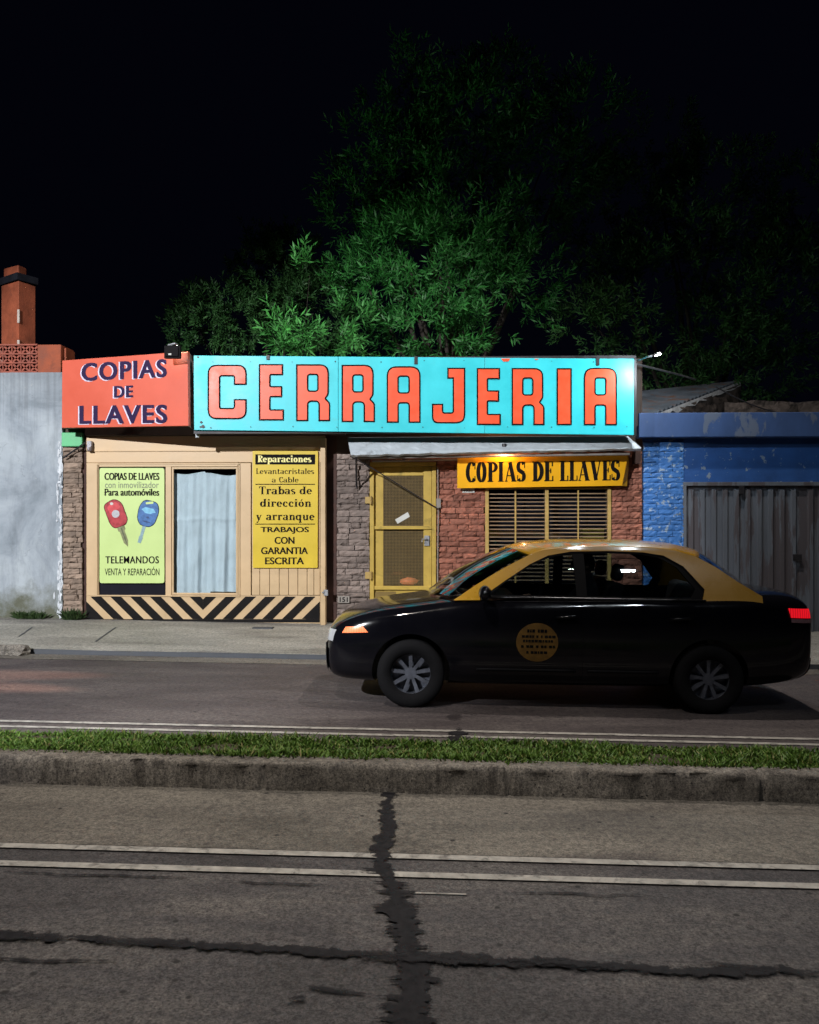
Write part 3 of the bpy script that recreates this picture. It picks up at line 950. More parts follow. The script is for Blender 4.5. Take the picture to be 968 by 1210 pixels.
# chimney turned 45 degrees to the street
ch0 = at(22, 400, 12.05)
cyc = 12.05 + 0.20
hl = (at(42, 400, cyc).x - at(1.5, 400, cyc).x) / 2
cxm = (at(42, 400, cyc).x + at(1.5, 400, cyc).x) / 2
def diamond(cx, cy, r, z0, z1, mb):
    k = at(22, 400, cyc - hl).x - cxm
    ring = [(cx - r, cy), (cx + k, cy - r), (cx + r, cy), (cx - k, cy + r)]
    mb.prism([(x, y, z0) for x, y in ring], [(x, y, z1) for x, y in ring])
zc0, zc1, zc2, zc3 = zt - 0.3, at(22, 333, 12.05).z, at(22, 324, 12.05).z, at(22, 312, 12.05).z
mb = MB(); diamond(cxm, cyc, hl, zc0, zc1, mb)
chim = mb.build('chimney', M['orange_brick'], nb, bevel=0.008)
mb = MB(); diamond(cxm, cyc, hl + 0.05, zc1 + 0.002, zc2, mb); mb.build('cap', mat('black_slab', (0.012, 0.013, 0.018), 0.9, 0.3, 8, spec=0.05), chim, bevel=0.01)
mb = MB(); diamond(cxm - 0.05, cyc, hl * 0.68, zc2 + 0.002, zc3, mb); mb.build('pot', M['orange_brick'], chim, bevel=0.02)
mb = MB()
for (a, b) in ((366, 382), (402, 408), (327, 331)):
    t, q = at(22, a, 12.0), at(22, b, 12.0)
    kx = at(22, 400, cyc - hl).x
    mb.box(kx - 0.018, kx + 0.018, cyc - hl - 0.012, cyc - hl + 0.01, q.z, t.z)
mb.build('mortar_smear', M['mortar_mark'], chim, bevel=0.006)

#%%SHOP
# ================================================================== the locksmith's shop
shop = thing('locksmith_shop', (at(420, 600, FY).x, FY, gz(at(420, 600, FY).x) + 0.145),
             'low brick locksmith shop with cream shutter front and white sheet awning', 'shop')

def bricks(mb, x0, x1, z0, z1, Y, course=0.082, lmin=0.12, lmax=0.30, depth=0.05, jit=0.016, seed=1, gap=0.007, relief=1.0):
    rnd = random.Random(seed)
    z = z0; row = 0
    while z < z1 - 0.01:
        hgt = min(course * rnd.uniform(0.85, 1.15), z1 - z)
        x = x0 - (rnd.uniform(0, 0.15) if row % 2 else 0)
        while x < x1 - 0.01:
            l = rnd.uniform(lmin, lmax)
            a, b = max(x, x0) + gap / 2, min(x + l, x1) - gap / 2
            x += l
            if b - a < 0.02: continue
            p0 = rnd.uniform(-jit, jit)
            n, m = 5, 3
            vs = []
            for j in range(m + 1):
                for i in range(n + 1):
                    u, v = i / n, j / m
                    xx = a + (b - a) * u; zz = z + gap / 2 + (hgt - gap) * v
                    e = min(u, 1 - u, 1) * 4 if n else 1
                    edge = 1 if 0 < i < n and 0 < j < m else 0
                    y = Y + p0 - edge * 0.010 * relief + 0.020 * relief * fbm((xx * 17, zz * 30, seed)) - rnd.uniform(0, 0.004) * relief
                    vs.append((xx + (rnd.uniform(-.004, .004) if not edge else 0), y, zz + rnd.uniform(-.004, .004)))
            fs = [(j * (n + 1) + i, j * (n + 1) + i + 1, (j + 1) * (n + 1) + i + 1, (j + 1) * (n + 1) + i) for j in range(m) for i in range(n)]
            k = len(vs)
            vs += [(a, Y + depth, z + gap / 2), (b, Y + depth, z + gap / 2), (b, Y + depth, z + hgt - gap / 2), (a, Y + depth, z + hgt - gap / 2)]
            bot = list(range(n + 1)); top = [m * (n + 1) + i for i in range(n + 1)]
            lef = [j * (n + 1) for j in range(m + 1)]; rig = [j * (n + 1) + n for j in range(m + 1)]
            fs += [tuple(bot[::-1] + [k, k + 1]), tuple(top + [k + 2, k + 3]), tuple(lef + [k + 3, k]), tuple(rig[::-1] + [k + 1, k + 2])]
            mb.add(vs, fs)
        z += hgt; row += 1

def X(px, Y=FY): return at(px, 600, Y).x
def Z(py, px=484, Y=FY): return at(px, py, Y).z
zg = 0.02
# backing wall with the door and window left open
mb = MB()
yb0, yb1 = FY + 0.045, FY + 0.25
ztop = Z(425)
mb.box(X(72), X(99), yb0, yb1, zg, ztop)
mb.box(X(384), X(438.5), yb0, yb1, zg, ztop)
mb.box(X(513.5), X(574.5), yb0, yb1, zg, ztop)
mb.box(X(722), X(760), yb0, yb1, zg, ztop)
mb.box(X(438.5), X(513.5), yb0, yb1, Z(547), ztop)
mb.box(X(574.5), X(722), yb0, yb1, Z(574), ztop)
mb.box(X(574.5), X(722), yb0, yb1, zg, Z(693))
mb.box(X(99), X(384), yb0, yb1, Z(512), ztop)
mb.build('wall', M['mortar'], shop, normals=True)
# roof slab and side walls so the shop is a room
mb = MB()
mb.box(X(72), X(760), FY + 0.25, FY + 4.2, ztop - 0.15, ztop)
mb.box(X(72), X(74), FY + 0.25, FY + 4.2, zg, ztop - 0.15)
mb.box(X(758), X(760), FY + 0.25, FY + 4.2, zg, ztop - 0.15)
mb.box(X(74), X(758), FY + 4.0, FY + 4.2, zg, ztop - 0.15)
mb.box(X(396), X(400), FY + 0.25, FY + 4.0, zg, ztop - 0.15)
mb.build('rear_room', M['room'], shop)

mb = MB(); bricks(mb, X(398), X(437), 0.05, Z(536), FY, seed=3)
mb.build('brickwork', M['stone_grey'], shop, label='grey brown split brickwork left of the door')
mb = MB()
bricks(mb, X(516), X(574), 0.05, Z(536), FY, seed=5)
bricks(mb, X(437), X(516), Z(546), Z(534), FY, seed=6)
bricks(mb, X(574), X(722), Z(575), Z(534), FY, seed=7)
bricks(mb, X(574), X(722), 0.05, Z(694), FY, seed=8)
bricks(mb, X(722.5), X(759), 0.05, Z(534), FY, seed=9)
mb.build('brickwork', M['stone_red'], shop, label='reddish split brickwork round the barred window')
mb = MB(); bricks(mb, X(74.5, 11.46), X(97.5, 11.46), 0.10, Z(528), 11.46, course=0.072, seed=12, lmin=0.14, lmax=0.28, depth=0.08)
mb.build('brick_pier', M['stone_tan'], shop)
mb = MB(); pxbox(mb, 72.5, 511, 97, 527.5, 11.42, 0.12)
mb.build('pier_cap', M['green_box'], shop, bevel=0.01, label='mint green painted block on the narrow brick pier')
for (a_, b_, y_, t_) in ((97.6, 102, 11.50, .05), (384.5, 398, 11.53, .03)):  # dark strips; the right one carries the end post's shadow in its colour
    mb = MB(); pxbox(mb, a_, 512, b_, 733, y_, t_); mb.build('recess_board', M['recess'], shop)
mb = MB(); a, b = at(75, 541, 11.40), at(101, 523, 11.36)
mb.tube([a, b], 0.012, 6); mb.build('strut', M['dark_metal'], shop)
# dark soffit timbers behind the signs
mb = MB()
pxbox(mb, 100, 498, 408, 514, 11.36, 0.10)
pxbox(mb, 74, 425, 757, 505, 11.40, 0.09)
mb.build('fascia_board', M['fascia_dark'], shop, bevel=0.004)

# cream wooden shop front
YW = 11.43
fr = MB()
def P_(x0, y0, x1, y1, Y=YW, th=0.05, m=fr): pxbox(m, x0, y0, x1, y1, Y, th)
P_(102, 515, 384, 533)                    # head board
P_(102, 533.3, 384, 546.5, YW + 0.008)    # second board
P_(102, 547, 116.5, 704)                  # left stile
P_(195.5, 551, 202.5, 704, YW - 0.004)    # mullion
P_(281.5, 547, 296.5, 704)                # stile right of the window
P_(117, 547, 281, 551.5, YW - 0.006)      # top rail
shopfront = fr.build('timber_front', M['cream'], shop, bevel=0.006)
mb = MB()
P_(102, 703.5, 378.5, 736.5, YW + 0.004, 0.05, mb)
mb.build('skirting_board', M['cream_d'], shopfront, bevel=0.004)
mb = MB()
frame_box(mb, 113.5, 547.5, 283.5, 705, 1.6, YW - 0.014, 0.014)
P_(110, 532.2, 300, 533.4, YW - 0.006, 0.008, mb)
mb.build('moulding', M['cream_d'], shopfront, bevel=0.003)
mb = MB()
xs = [297.4, 307, 318.6, 330, 341, 352, 363, 371, 378.4]
for i in range(len(xs) - 1):
    P_(xs[i] + 0.25, 533.2, xs[i + 1] - 0.25, 703.2, YW + 0.006 + 0.003 * (i % 2), 0.03, mb)
mb.build('boarding', M['cream_d'], shopfront, bevel=0.004)
mb = MB()
a = at(380, 600, YW)
P_(378.6, 517, 384.6, 739, YW - 0.10, 0.13, mb)
mb.build('end_post', M['cream_d'], shopfront, bevel=0.006)
mb = MB(); P_(382.5, 697, 387.5, 704, YW - 0.13, 0.04, mb); P_(380.5, 699.5, 383, 701, YW - 0.14, 0.03, mb)
mb.build('latch', M['steel'], shopfront, bevel=0.003)
mb = MB(); pxbox(mb, 102.5, 521, 108, 533, 11.36, 0.06); mb.build('bracket', M['rust'], shopfront, bevel=0.008)
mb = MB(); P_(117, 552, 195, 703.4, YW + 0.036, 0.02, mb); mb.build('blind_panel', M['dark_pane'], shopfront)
# display window: dark room behind glass
win = MB()
frame_box(win, 202.8, 551.8, 281.2, 703, 2.4, YW + 0.012, 0.03)
wfr = win.build('window', M['cream_d'], shopfront, bevel=0.003)
g = MB(); P_(205, 554, 279, 701, YW + 0.022, 0.004, g); g.build('glass', M['pane'], wfr)
# room behind the shutter front
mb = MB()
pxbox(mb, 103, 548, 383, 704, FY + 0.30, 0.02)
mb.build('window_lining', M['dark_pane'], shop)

# black and cream warning chevrons along the foot
mb = MB()
fn = flat_map(YW + 0.004)
xl, xr, yt_, yb_ = 102.0, 378.0, 705.0, 731.5
xc = 234.0
sh, wdt, per = 27.0, 12.6, 23.4
def stripe(poly):
    for ax_, lim, less in ((0, xl, False), (0, xr, True)):
        poly = clip(poly, ax_, lim, less)
        if len(poly) < 3: return
    mb.add([fn(px, py + random.uniform(-.15, .15), 0.003) for px, py in poly], [tuple(range(len(poly)))])
for k in range(-2, 9):
    x0 = xc - 10 - k * per
    pl = [(x0, yt_), (x0 + wdt, yt_), (x0 + wdt + sh, yb_), (x0 + sh, yb_)]
    pl = clip(pl, 0, xc + 6, True)
    if len(pl) > 2: stripe(pl)
for k in range(-2, 9):
    x0 = xc + 10 + 12 + k * per
    pl = [(x0 - wdt, yt_), (x0, yt_), (x0 - sh, yb_), (x0 - wdt - sh, yb_)]
    pl = clip(pl, 0, xc + 6.1, False)
    if len(pl) > 2: stripe(pl)
P = [(xl, yb_ + 0.1), (xr, yb_ + 0.1), (xr, 735.5), (xl, 735.5)]
mb.add([fn(px, py, 0.003) for px, py in P], [(0, 1, 2, 3)])
P = [(xl, 714), (xl, yb_), (xl + 14, yb_)]
mb.add([fn(px, py, 0.0035) for px, py in P], [(0, 1, 2)])
P = [(xr, 712), (xr, yb_), (xr - 17, yb_)]
mb.add([fn(px, py, 0.0035) for px, py in P], [(0, 1, 2)])
sk = mb.build('warning_stripe', M['black_paint'], shopfront, normals=False, label='black chevron stripes painted on the cream skirting')

# ---- door with wire screen
YD = FY - 0.01
mb = MB()
pxbox(mb, 437, 546, 515.5, 551, YD, 0.10)
pxbox(mb, 437, 551.1, 442, 728, YD, 0.10)
pxbox(mb, 510.5, 551.1, 515.5, 728, YD, 0.10)
door = mb.build('door', M['ochre'], shop, bevel=0.006)
mb = MB()
pxbox(mb, 442.4, 551.5, 453, 727, YD + 0.05, 0.04)
pxbox(mb, 500.5, 551.5, 510.2, 727, YD + 0.02, 0.05)
pxbox(mb, 453.2, 551.5, 500.3, 562, YD + 0.05, 0.04)
pxbox(mb, 442.4, 621.5, 510.2, 625.5, YD - 0.008, 0.025)
pxbox(mb, 442.4, 692.5, 510.2, 697, YD + 0.004, 0.04)
pxbox(mb, 453.2, 697.2, 500.3, 727, YD + 0.045, 0.03)
leaf = mb.build('door_leaf', M['ochre'], door, bevel=0.005)
mb = MB(); pxbox(mb, 443.5, 699, 468, 724, YD + 0.036, 0.008); mb.build('kick_patch', mat('dark_ochre', (0.20, 0.13, 0.03), 0.6, 0.2, 5), door)
mb = MB()
x0, x1, z0, z1 = X(453), X(500.5), Z(692), Z(562)
k = x0
while k < x1:
    mb.box(k, k + 0.0035, YD + 0.058, YD + 0.0605, z0, z1); k += 0.0205
k = z0
while k < z1:
    mb.box(x0, x1, YD + 0.061, YD + 0.0635, k, k + 0.0035); k += 0.0205
mb.build('wire_screen', M['mesh'], door)
mb = MB(); pxbox(mb, 453, 562, 500.5, 693, YD + 0.11, 0.006); mb.build('door_glass', M['pane'], door)
mb = MB()
pxbox(mb, 501.5, 633, 507.5, 645, YD - 0.006, 0.025)
q = at(504, 637, YD - 0.05)
mb.tube([q + Vector((0, .05, 0)), q, q + Vector((-0.06, 0, 0)), q + Vector((-0.065, 0, -.04))], 0.009, 8)
mb.build('handle', M['steel'], door, smooth=False, bevel=0.002)
for py in (591, 680):
    mb = MB()
    pxbox(mb, 431.5, py - 4, 440, py + 4, YD - 0.03, 0.04)
    q = at(438, py, YD - 0.035)
    mb.tube([q + Vector((0, 0, -.06)), q + Vector((0, 0, .06))], 0.014, 8)
    mb.build('hinge', M['ochre_bar'], door, bevel=0.003)
mb = MB()
q = at(517.5, 560, FY - 0.03)
pts = [at(517.5, 552, FY - 0.03), at(517.8, 588, FY - 0.03), at(518.2, 600, FY - 0.04), at(517.6, 640, FY - 0.03), at(517.2, 690, FY - 0.03), at(517, 722, FY - 0.03)]
mb.tube(pts, 0.009, 6)
pxbox(mb, 515.8, 589, 521, 600, FY - 0.06, 0.05)
mb.build('conduit', M['pipe'], shop, label='thin pipe running down beside the door')

# ---- barred window
mb = MB()
pxbox(mb, 573.5, 576, 577.8, 692, FY - 0.02, 0.07)
pxbox(mb, 718.5, 576, 722.5, 692, FY - 0.02, 0.07)
pxbox(mb, 644.5, 576, 648.6, 692, FY - 0.022, 0.06)
pxbox(mb, 577.9, 690, 718.4, 693, FY - 0.02, 0.06)
pxbox(mb, 577.9, 576, 718.4, 578, FY - 0.02, 0.06)
bw = mb.build('barred_window', M['ochre_bar'], shop, bevel=0.004)
mb = MB()
y = 583.2
while y < 689:
    pxbox(mb, 577.9, y, 644.4, y + 1.25, FY + 0.005, 0.03)
    pxbox(mb, 648.7, y - .6, 718.4, y + .65, FY + 0.005, 0.03)
    y += 4.62
mb.build('slats', M['slat'], bw)
for (a_, b_) in ((608.3, 610.2), (682.6, 684.2)):
    mb = MB(); pxbox(mb, a_, 579, b_, 690, FY - 0.005, 0.01); mb.build('bar', M['ochre_bar'], bw)
mb = MB(); pxbox(mb, 577.9, 578, 718.4, 690, FY + 0.06, 0.005); mb.build('glass', M['pane'], bw)
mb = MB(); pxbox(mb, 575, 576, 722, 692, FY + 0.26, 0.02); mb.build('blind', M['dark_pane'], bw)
# yellowish card standing behind the bars
mb = MB(); pxbox(mb, 686, 624, 714, 640, FY + 0.10, 0.01)
o = mb.build('card', mat('olive_card', (0.30, 0.24, 0.05), 0.7, 0.2, 8), None, loc=at(700, 640, FY + 0.1))
tag(o, 'olive yellow card standing behind the right half of the barred window', 'card')

# ---- house number plates
def number_plate(x0, y0, x1, y1, s, m, label):
    mb = MB(); pxbox(mb, x0, y0, x1, y1, FY - 0.035, 0.012)
    pl = mb.build('number_plate', m, shop, bevel=0.002, label=label)
    t = MB(); place(t, text2d(s, 0.02), (x0 + 2, y0 + 1.2, x1 - 2, y1 - 1.2), flat_map(FY - 0.035), 0.003)
    t.build('digits', M['ink'], pl, normals=False)
number_plate(546.5, 577.3, 561, 582.2, '1320', M['paper'], 'small white house number plate under the amber sign')
number_plate(399.5, 704.5, 413, 712.5, '151', M['pipe'], 'small grey meter plate low on the brickwork')

# ---- white sheet awning
mb = MB()
yb_, yf = 11.38, 10.98
TLp, TRp = at(410, 511, yb_), at(741, 513, yb_)
zt_l, zt_r = at(413, 517, 11.2).z, at(741, 515, 11.2).z
zb_l, zb_r = at(415, 537.5, yf).z, at(757, 529.5, yf).z
def aw(u, v):
    xt = at(411, 515, 11.25).x * (1 - u) + at(742, 515, 11.25).x * u
    xb = at(415, 537, yf).x * (1 - u) + at(758, 530, yf).x * u
    x = xt + (xb - xt) * v
    z1 = zt_l + (zt_r - zt_l) * u
    z0 = zb_l + (zb_r - zb_l) * u
    y = 11.25 + (yf - 11.25) * v
    wob = 0.014 * fbm((x * 3, v * 2, 4)) + 0.007 * fbm((x * 12, v * 6, 7))
    return (x, y + wob, z1 + (z0 - z1) * v + (0.014 * fbm((x * 5, 9, 2)) if v > 0.99 else 0))
mb.grid(aw, 90, 8)
# returned lip under the front edge
def lip(u, v):
    p = Vector(aw(u, 1.0))
    return (p.x, p.y + 0.05 * v, p.z - 0.022 * v + 0.012 * fbm((p.x * 4, 2, 2)) * v)
mb.grid(lip, 90, 1)
# right gusset
a, b = Vector(aw(1, 0)), Vector(aw(1, 1))
mb.add([a, b, Vector((b.x + 0.02, 11.42, b.z)), Vector((a.x, 11.42, a.z))], [(0, 1, 2, 3)])
a, b = Vector(aw(0, 0)), Vector(aw(0, 1))
mb.add([a, b, Vector((b.x, 11.42, b.z + .02)), Vector((a.x, 11.42, a.z))], [(0, 1, 2, 3)])
aw_o = mb.build('awning', M['awning'], shop, smooth=False, normals=False)
sm = aw_o.modifiers.new('solid', 'SOLIDIFY'); sm.thickness = 0.004
# top sheet back to the wall
mb = MB()
mb.quad(Vector(aw(0, 0)), Vector(aw(1, 0)), Vector(aw(1, 0)) + Vector((0, .22, .03)), Vector(aw(0, 0)) + Vector((0, .22, .03)))
mb.build('top_sheet', M['awning'], aw_o, normals=False)
mb = MB()
mb.tube([at(416, 541, 11.1), at(744, 536.5, 11.1)], 0.018, 8)
mb.tube([at(440, 545, 11.42), at(744, 539, 11.42)], 0.014, 8)
mb.build('rail', M['pipe'], aw_o)
mb = MB()
mb.tube([at(421, 541, 11.05), at(421.5, 575, 11.44)], 0.014, 6)
mb.tube([at(421.5, 548, 11.44), at(421.5, 577, 11.44)], 0.012, 6)
mb.build('bracket', M['dark_metal'], aw_o)
mb = MB()
mb.tube([at(414, 539, 11.02), at(436, 551, 11.2), at(516, 600, 11.38)], 0.008, 6)  # dark tube laid along the slanting shadow line on the door
mb.build('stay', M['dark_metal'], aw_o, label='thin slanting stay across the top of the door')
mb = MB(); pxbox(mb, 749, 529, 757.5, 548, 11.36, 0.10); mb.build('meter_box', M['recess'], shop, bevel=0.004)

# warm bulb under the awning
bulb_c = at(596, 531.0, 11.08)
lampo = thing('bulkhead_lamp', bulb_c + Vector((0, .1, .05)), 'small warm bulb lamp tucked under the white awning over the amber sign', 'lamp')
mb = MB(); mb.lathe([(0.0, .05), (0.03, .045), (0.032, .0), (0.0, 0.0)], 12, bulb_c + Vector((0, 0, .03)), 'z'); mb.build('holder', M['dark_metal'], lampo)
mb = MB(); mb.lathe([(0.0, .03), (0.014, .026), (0.024, 0.0), (0.018, -.02), (0, -.028)], 12, bulb_c, 'z')
mb.build('bulb', mat('warm_bulb', (1, .7, .45), 0.4, 0.05, 4, emit=(1, .50, .22), estr=14), lampo, smooth=True)
pl = bpy.data.lights.new('bulb_light', 'POINT'); pl.energy = 17; pl.color = (1, 0.46, 0.20); pl.shadow_soft_size = 0.03
plo = bpy.data.objects.new('bulb_light', pl); COL.objects.link(plo); plo.location = bulb_c + Vector((0, -0.01, -0.05))

# ---- curtain, note and orange reflection lump
mb = MB()
def cf(u, v):
    px = 206 + 73 * u
    top = 558.8 + 1.6 * math.sin(u * 9) + (1.5 if u > .5 else 0)
    bot = (703 - 2.5 * u) if u < 0.58 else 698 + 1.5 * u
    py = top + (bot - top) * v
    p = at(px, py, YW + 0.075)
    amp = 0.010 + 0.013 * v
    y = amp * (math.sin(u * 31 + 1.2 * math.sin(v * 2.1 + u * 4)) * 0.55 + 0.6 * math.sin(u * 13 + v * 1.3) + 0.35 * math.sin(u * 57 + v * 2)) + 0.012 * fbm((u * 6, v * 5, 3))
    crease = 0.012 * math.exp(-((v - 0.38) / 0.012) ** 2)
    return (p.x + 0.012 * v * math.sin(u * 17 + v * 3), p.y + y - crease, p.z)
mb.grid(cf, 140, 70)
tag(mb.build('curtain', M['curtain'], None, smooth=True, normals=False, loc=at(242, 703, YW + .13)), 'pale blue cloth curtain hanging in the cream shopfront window', 'curtain')
mb = MB()
nf = flat_map(YD + 0.055)
c = [(467, 614), (482, 605), (484.5, 610.5), (470, 619)]
mb.prism([nf(x, y, 0.006) for x, y in c], [nf(x, y, 0.004) for x, y in c])
tag(mb.build('paper_note', M['paper'], None, loc=nf(475, 619)), 'crooked white paper note on the upper wire screen of the door', 'note')
bm = bmesh.new(); bmesh.ops.create_icosphere(bm, subdivisions=3, radius=1)  # lump coloured as an orange reflection in the door glass
c = at(483.5, 687, FY + 0.09)
mb = MB()
for v in bm.verts:
    d = 1 + 0.25 * fbm(tuple(v.co * 2.2)) + 0.1 * fbm(tuple(v.co * 7))
    v.co = Vector((v.co.x * 0.125 * d, v.co.y * 0.035 * d, v.co.z * 0.055 * d)) + c
mb.add([v.co.copy() for v in bm.verts], [[v.index for v in f.verts] for f in bm.faces]); bm.free()
tag(mb.build('plastic_bag', M['orange_bag'], None, smooth=True, loc=(c.x, c.y, c.z - .06)), 'small crumpled orange bag low behind the wire screen door', 'bag')

#%%SIGNS
# ================================================================== signs
# ---- orange red sign
A, B = at(73, 426, 11.14), at(222, 415, 10.74)
C_ = A + Vector((0, 0, -1))
fn, nrm = plane_map(A, B, C_)
rs = thing('shop_sign', at(148, 505, 10.95), 'orange red painted sign reading COPIAS DE LLAVES in navy capitals', 'sign', 'painted signs on the locksmith shop')
cor = [(73, 505.5), (223, 503), (222, 415.2), (73.5, 426)]
front = [fn(x, y) for x, y in cor]
mb = MB(); mb.prism(front, [p - nrm * 0.05 for p in front]); mb.build('board', M['sign_red'], rs, bevel=0.004)
mb = MB()
e = [fn(223, 503), fn(222, 415.2)]
e2 = [at(228, 506, 11.0), at(227.5, 421, 11.0)]
mb.prism([e[0] + nrm * .002, e2[0], e2[1], e[1] + nrm * .002], [e[0] + Vector((-.02, .02, 0)), e2[0] + Vector((-.03, 0.02, 0)), e2[1] + Vector((-.03, .02, 0)), e[1] + Vector((-.02, .02, 0))])
mb.build('side_panel', M['rust'], rs, label='rust spotted side plate of the sign')
wl, nl = MB(), MB()
for s, bx, b in (('COPIAS', (97, 426.8, 197, 448), .018), ('DE', (135.5, 456, 157, 469.5), .018), ('LLAVES', (94.5, 478.8, 197.5, 500.5), .018)):
    sk_ = -0.050 if s == 'COPIAS' else (-0.03 if s == 'DE' else -0.012)
    sh_ = text2d(s, b, 1.14)
    dy = 5.0 if s == 'COPIAS' else (0.7 if s == 'DE' else 1.2)
    bx2 = (bx[0], bx[1] + dy * .5, bx[2], bx[3] + dy * .5)
    place(wl, sh_, (bx2[0] - 2.1, bx2[1] + .3, bx2[2] - 2.1, bx2[3] + 1.1), fn, 0.0022, sk_)
    for k in (-.55, 0, .55):
        place(nl, sh_, (bx2[0] + k, bx2[1] - .2, bx2[2] + k, bx2[3] + .2), fn, 0.0045 + (k + .55) * .0003, sk_)
wl.build('letter_shadow', M['white_letter'], rs, normals=False)
nl.build('lettering', M['navy'], rs, normals=False)

# ---- turquoise CERRAJERIA sign
YS = 10.85
fs_ = flat_map(YS)
ts = thing('fascia_sign', at(488, 512, YS), 'long turquoise sign board reading CERRAJERIA in orange red capitals', 'sign', 'painted signs on the locksmith shop')
def edge_top(px): return 420 + (px - 229) / 520 * 4
def edge_bot(px): return 508 + (px - 229) / 520 * 6
mb = MB()
for (x0, x1, o) in ((229, 399.6, 0.0), (400, 572.8, 0.003), (573.2, 749.2, 0.0)):
    cs = [(x0, edge_bot(x0)), (x1, edge_bot(x1)), (x1, edge_top(x1)), (x0, edge_top(x0))]
    mb.prism([fs_(x, y, o) for x, y in cs], [fs_(x, y, -0.03) for x, y in cs])
mb.build('board', M['sign_cyan'], ts, bevel=0.003)
mb = MB()
for (x0, y0, x1, y1) in ((229, 421.5, 752, 425.5), (229, 506.5, 752, 511.5)):
    pxbox(mb, x0, y0, x1, y1, YS + 0.04, 0.05)
for x in (232, 316, 400, 491, 573, 706):
    pxbox(mb, x, 427, x + 4, 505, YS + 0.04, 0.05)
for x in (233, 320, 404, 495, 577, 704):
    a = at(x, 428, YS + .1); mb.tube([a, a + Vector((0, .42, -.1))], 0.014, 6)
pxbox(mb, 749.4, 424.5, 752.4, 515, YS - 0.006, 0.10)
mb.build('frame', M['dark_metal'], ts)
for (x, y, h) in ((316.5, 420, 5), (491.5, 421.3, 9), (706.5, 423, 9)):
    mb = MB(); pxbox(mb, x - 1.8, y - 0.6, x + 2.2, y + h, YS - 0.012, 0.05); mb.build('hanger', M['dark_metal'], ts, bevel=0.002)
mb = MB()
q = at(233.5, 517, YS + 0.14); mb.tube([at(233.5, 508, YS + .14), q], 0.028, 8)
mb.build('stub_post', M['awning'], ts)

S_ = 1.0
def box_letter(ch, x0, y0, x1, y1):
    w, h = x1 - x0, y1 - y0
    if ch == 'C':
        o = [(x0, y0), (x1, y0), (x1, y0 + h * .372), (x0 + w * .67, y0 + h * .372), (x0 + w * .67, y0 + h * .215), (x0 + w * .325, y0 + h * .215),
             (x0 + w * .325, y0 + h * .79), (x0 + w * .67, y0 + h * .79), (x0 + w * .67, y0 + h * .63), (x1, y0 + h * .63), (x1, y1), (x0, y1)]
        return [rounded(o, {0: 11, 1: 11, 10: 11, 11: 11, 4: 2, 5: 2, 6: 2, 7: 2})]
    if ch == 'E':
        s = x0 + w * .47
        o = [(x0, y0), (x1 - 1, y0), (x1 - 1, y0 + h * .20), (s, y0 + h * .20), (s, y0 + h * .39), (x1 - 2, y0 + h * .39), (x1 - 2, y0 + h * .59), (s, y0 + h * .59), (s, y0 + h * .80), (x1, y0 + h * .80), (x1, y1), (x0, y1)]
        return [rounded(o, 0.8)]
    if ch in 'RA':
        a, b = x0 + w * .36, x0 + w * (.62 if ch == 'R' else .64)
        if ch == 'R':
            o = [(x0, y0), (x1 - 1.5, y0), (x1 - 1.5, y0 + h * .53), (x1 - 5, y0 + h * .60), (x1, y0 + h * .67), (x1, y1), (b + 1.5, y1), (b + 1.5, y0 + h * .66), (a, y0 + h * .66), (a, y1), (x0, y1)]
            out = rounded(o, {1: 11, 2: 3, 3: 1, 4: 3, 7: 4, 8: 4})
        else:
            o = [(x0, y0), (x1, y0), (x1, y1), (b, y1), (b, y0 + h * .66), (a, y0 + h * .66), (a, y1), (x0, y1)]
            out = rounded(o, {0: 12, 1: 12, 4: 2.5, 5: 2.5})
        hole = rounded([(a, y0 + h * .19), (b, y0 + h * .19), (b, y0 + h * .46), (a, y0 + h * .46)], 2.5)
        return [out, hole]
    if ch == 'J':
        o = [(x0 + w * .46, y0), (x1, y0), (x1, y1), (x0, y1), (x0, y0 + h * .645), (x0 + w * .34, y0 + h * .645), (x0 + w * .34, y0 + h * .80), (x0 + w * .62, y0 + h * .80), (x0 + w * .62, y0 + h * .20), (x0 + w * .46, y0 + h * .20)]
        return [rounded(o, {2: 11, 3: 8, 6: 2, 7: 2})]
    return [rounded([(x0, y0), (x1, y0), (x1, y1), (x0, y1)], 0.8)]
letters = [('C', 245.5, 431, 291.7, 495.5), ('E', 306, 430.2, 335.7, 497), ('R', 350, 430.4, 390.3, 497.8), ('R', 403.7, 431, 443.3, 499), ('A', 457, 432.7, 497.2, 499.8),
           ('J', 510.4, 434.5, 550, 500.4), ('E', 563.4, 434.8, 592, 502.5), ('R', 604.7, 434.8, 643.6, 502.5), ('I', 657.8, 435, 675.8, 502.5), ('A', 690, 434.5, 729.2, 502.5)]
for (ch, x0, y0, x1, y1) in letters:
    polys = box_letter(ch, x0, y0, x1, y1)
    vs, fc = fill(polys)
    lo_ = MB().add([fs_(x, y, 0.0055) for x, y in vs], fc).build('letter', M['ink'], ts, normals=False)
    inn = [inset(polys[0], 1.8)] + [inset(p, -1.8) for p in polys[1:]]
    vs, fc = fill(inn)
    MB().add([fs_(x + 0.12 * math.sin(y * .7), y + 0.12 * math.sin(x * .9), 0.0075) for x, y in vs], fc).build('letter_face', M['letter_red'], lo_, normals=False)
for pl_ in ([(592, 423.6), (603, 423.6), (601, 427), (595, 427.2)], [(631, 424), (637, 424), (634, 425.6)]):
    MB().add([fs_(x, y, 0.0055) for x, y in pl_], [tuple(range(len(pl_)))]).build('paint_drip', M['letter_red'], ts, normals=False)
spots = [(x + random.uniform(-2, 2), y + random.uniform(-1, 1), random.uniform(.4, .8)) for x in (250, 298, 345, 398, 450, 500, 548, 600, 652, 700, 742) for y in (427, 505)]
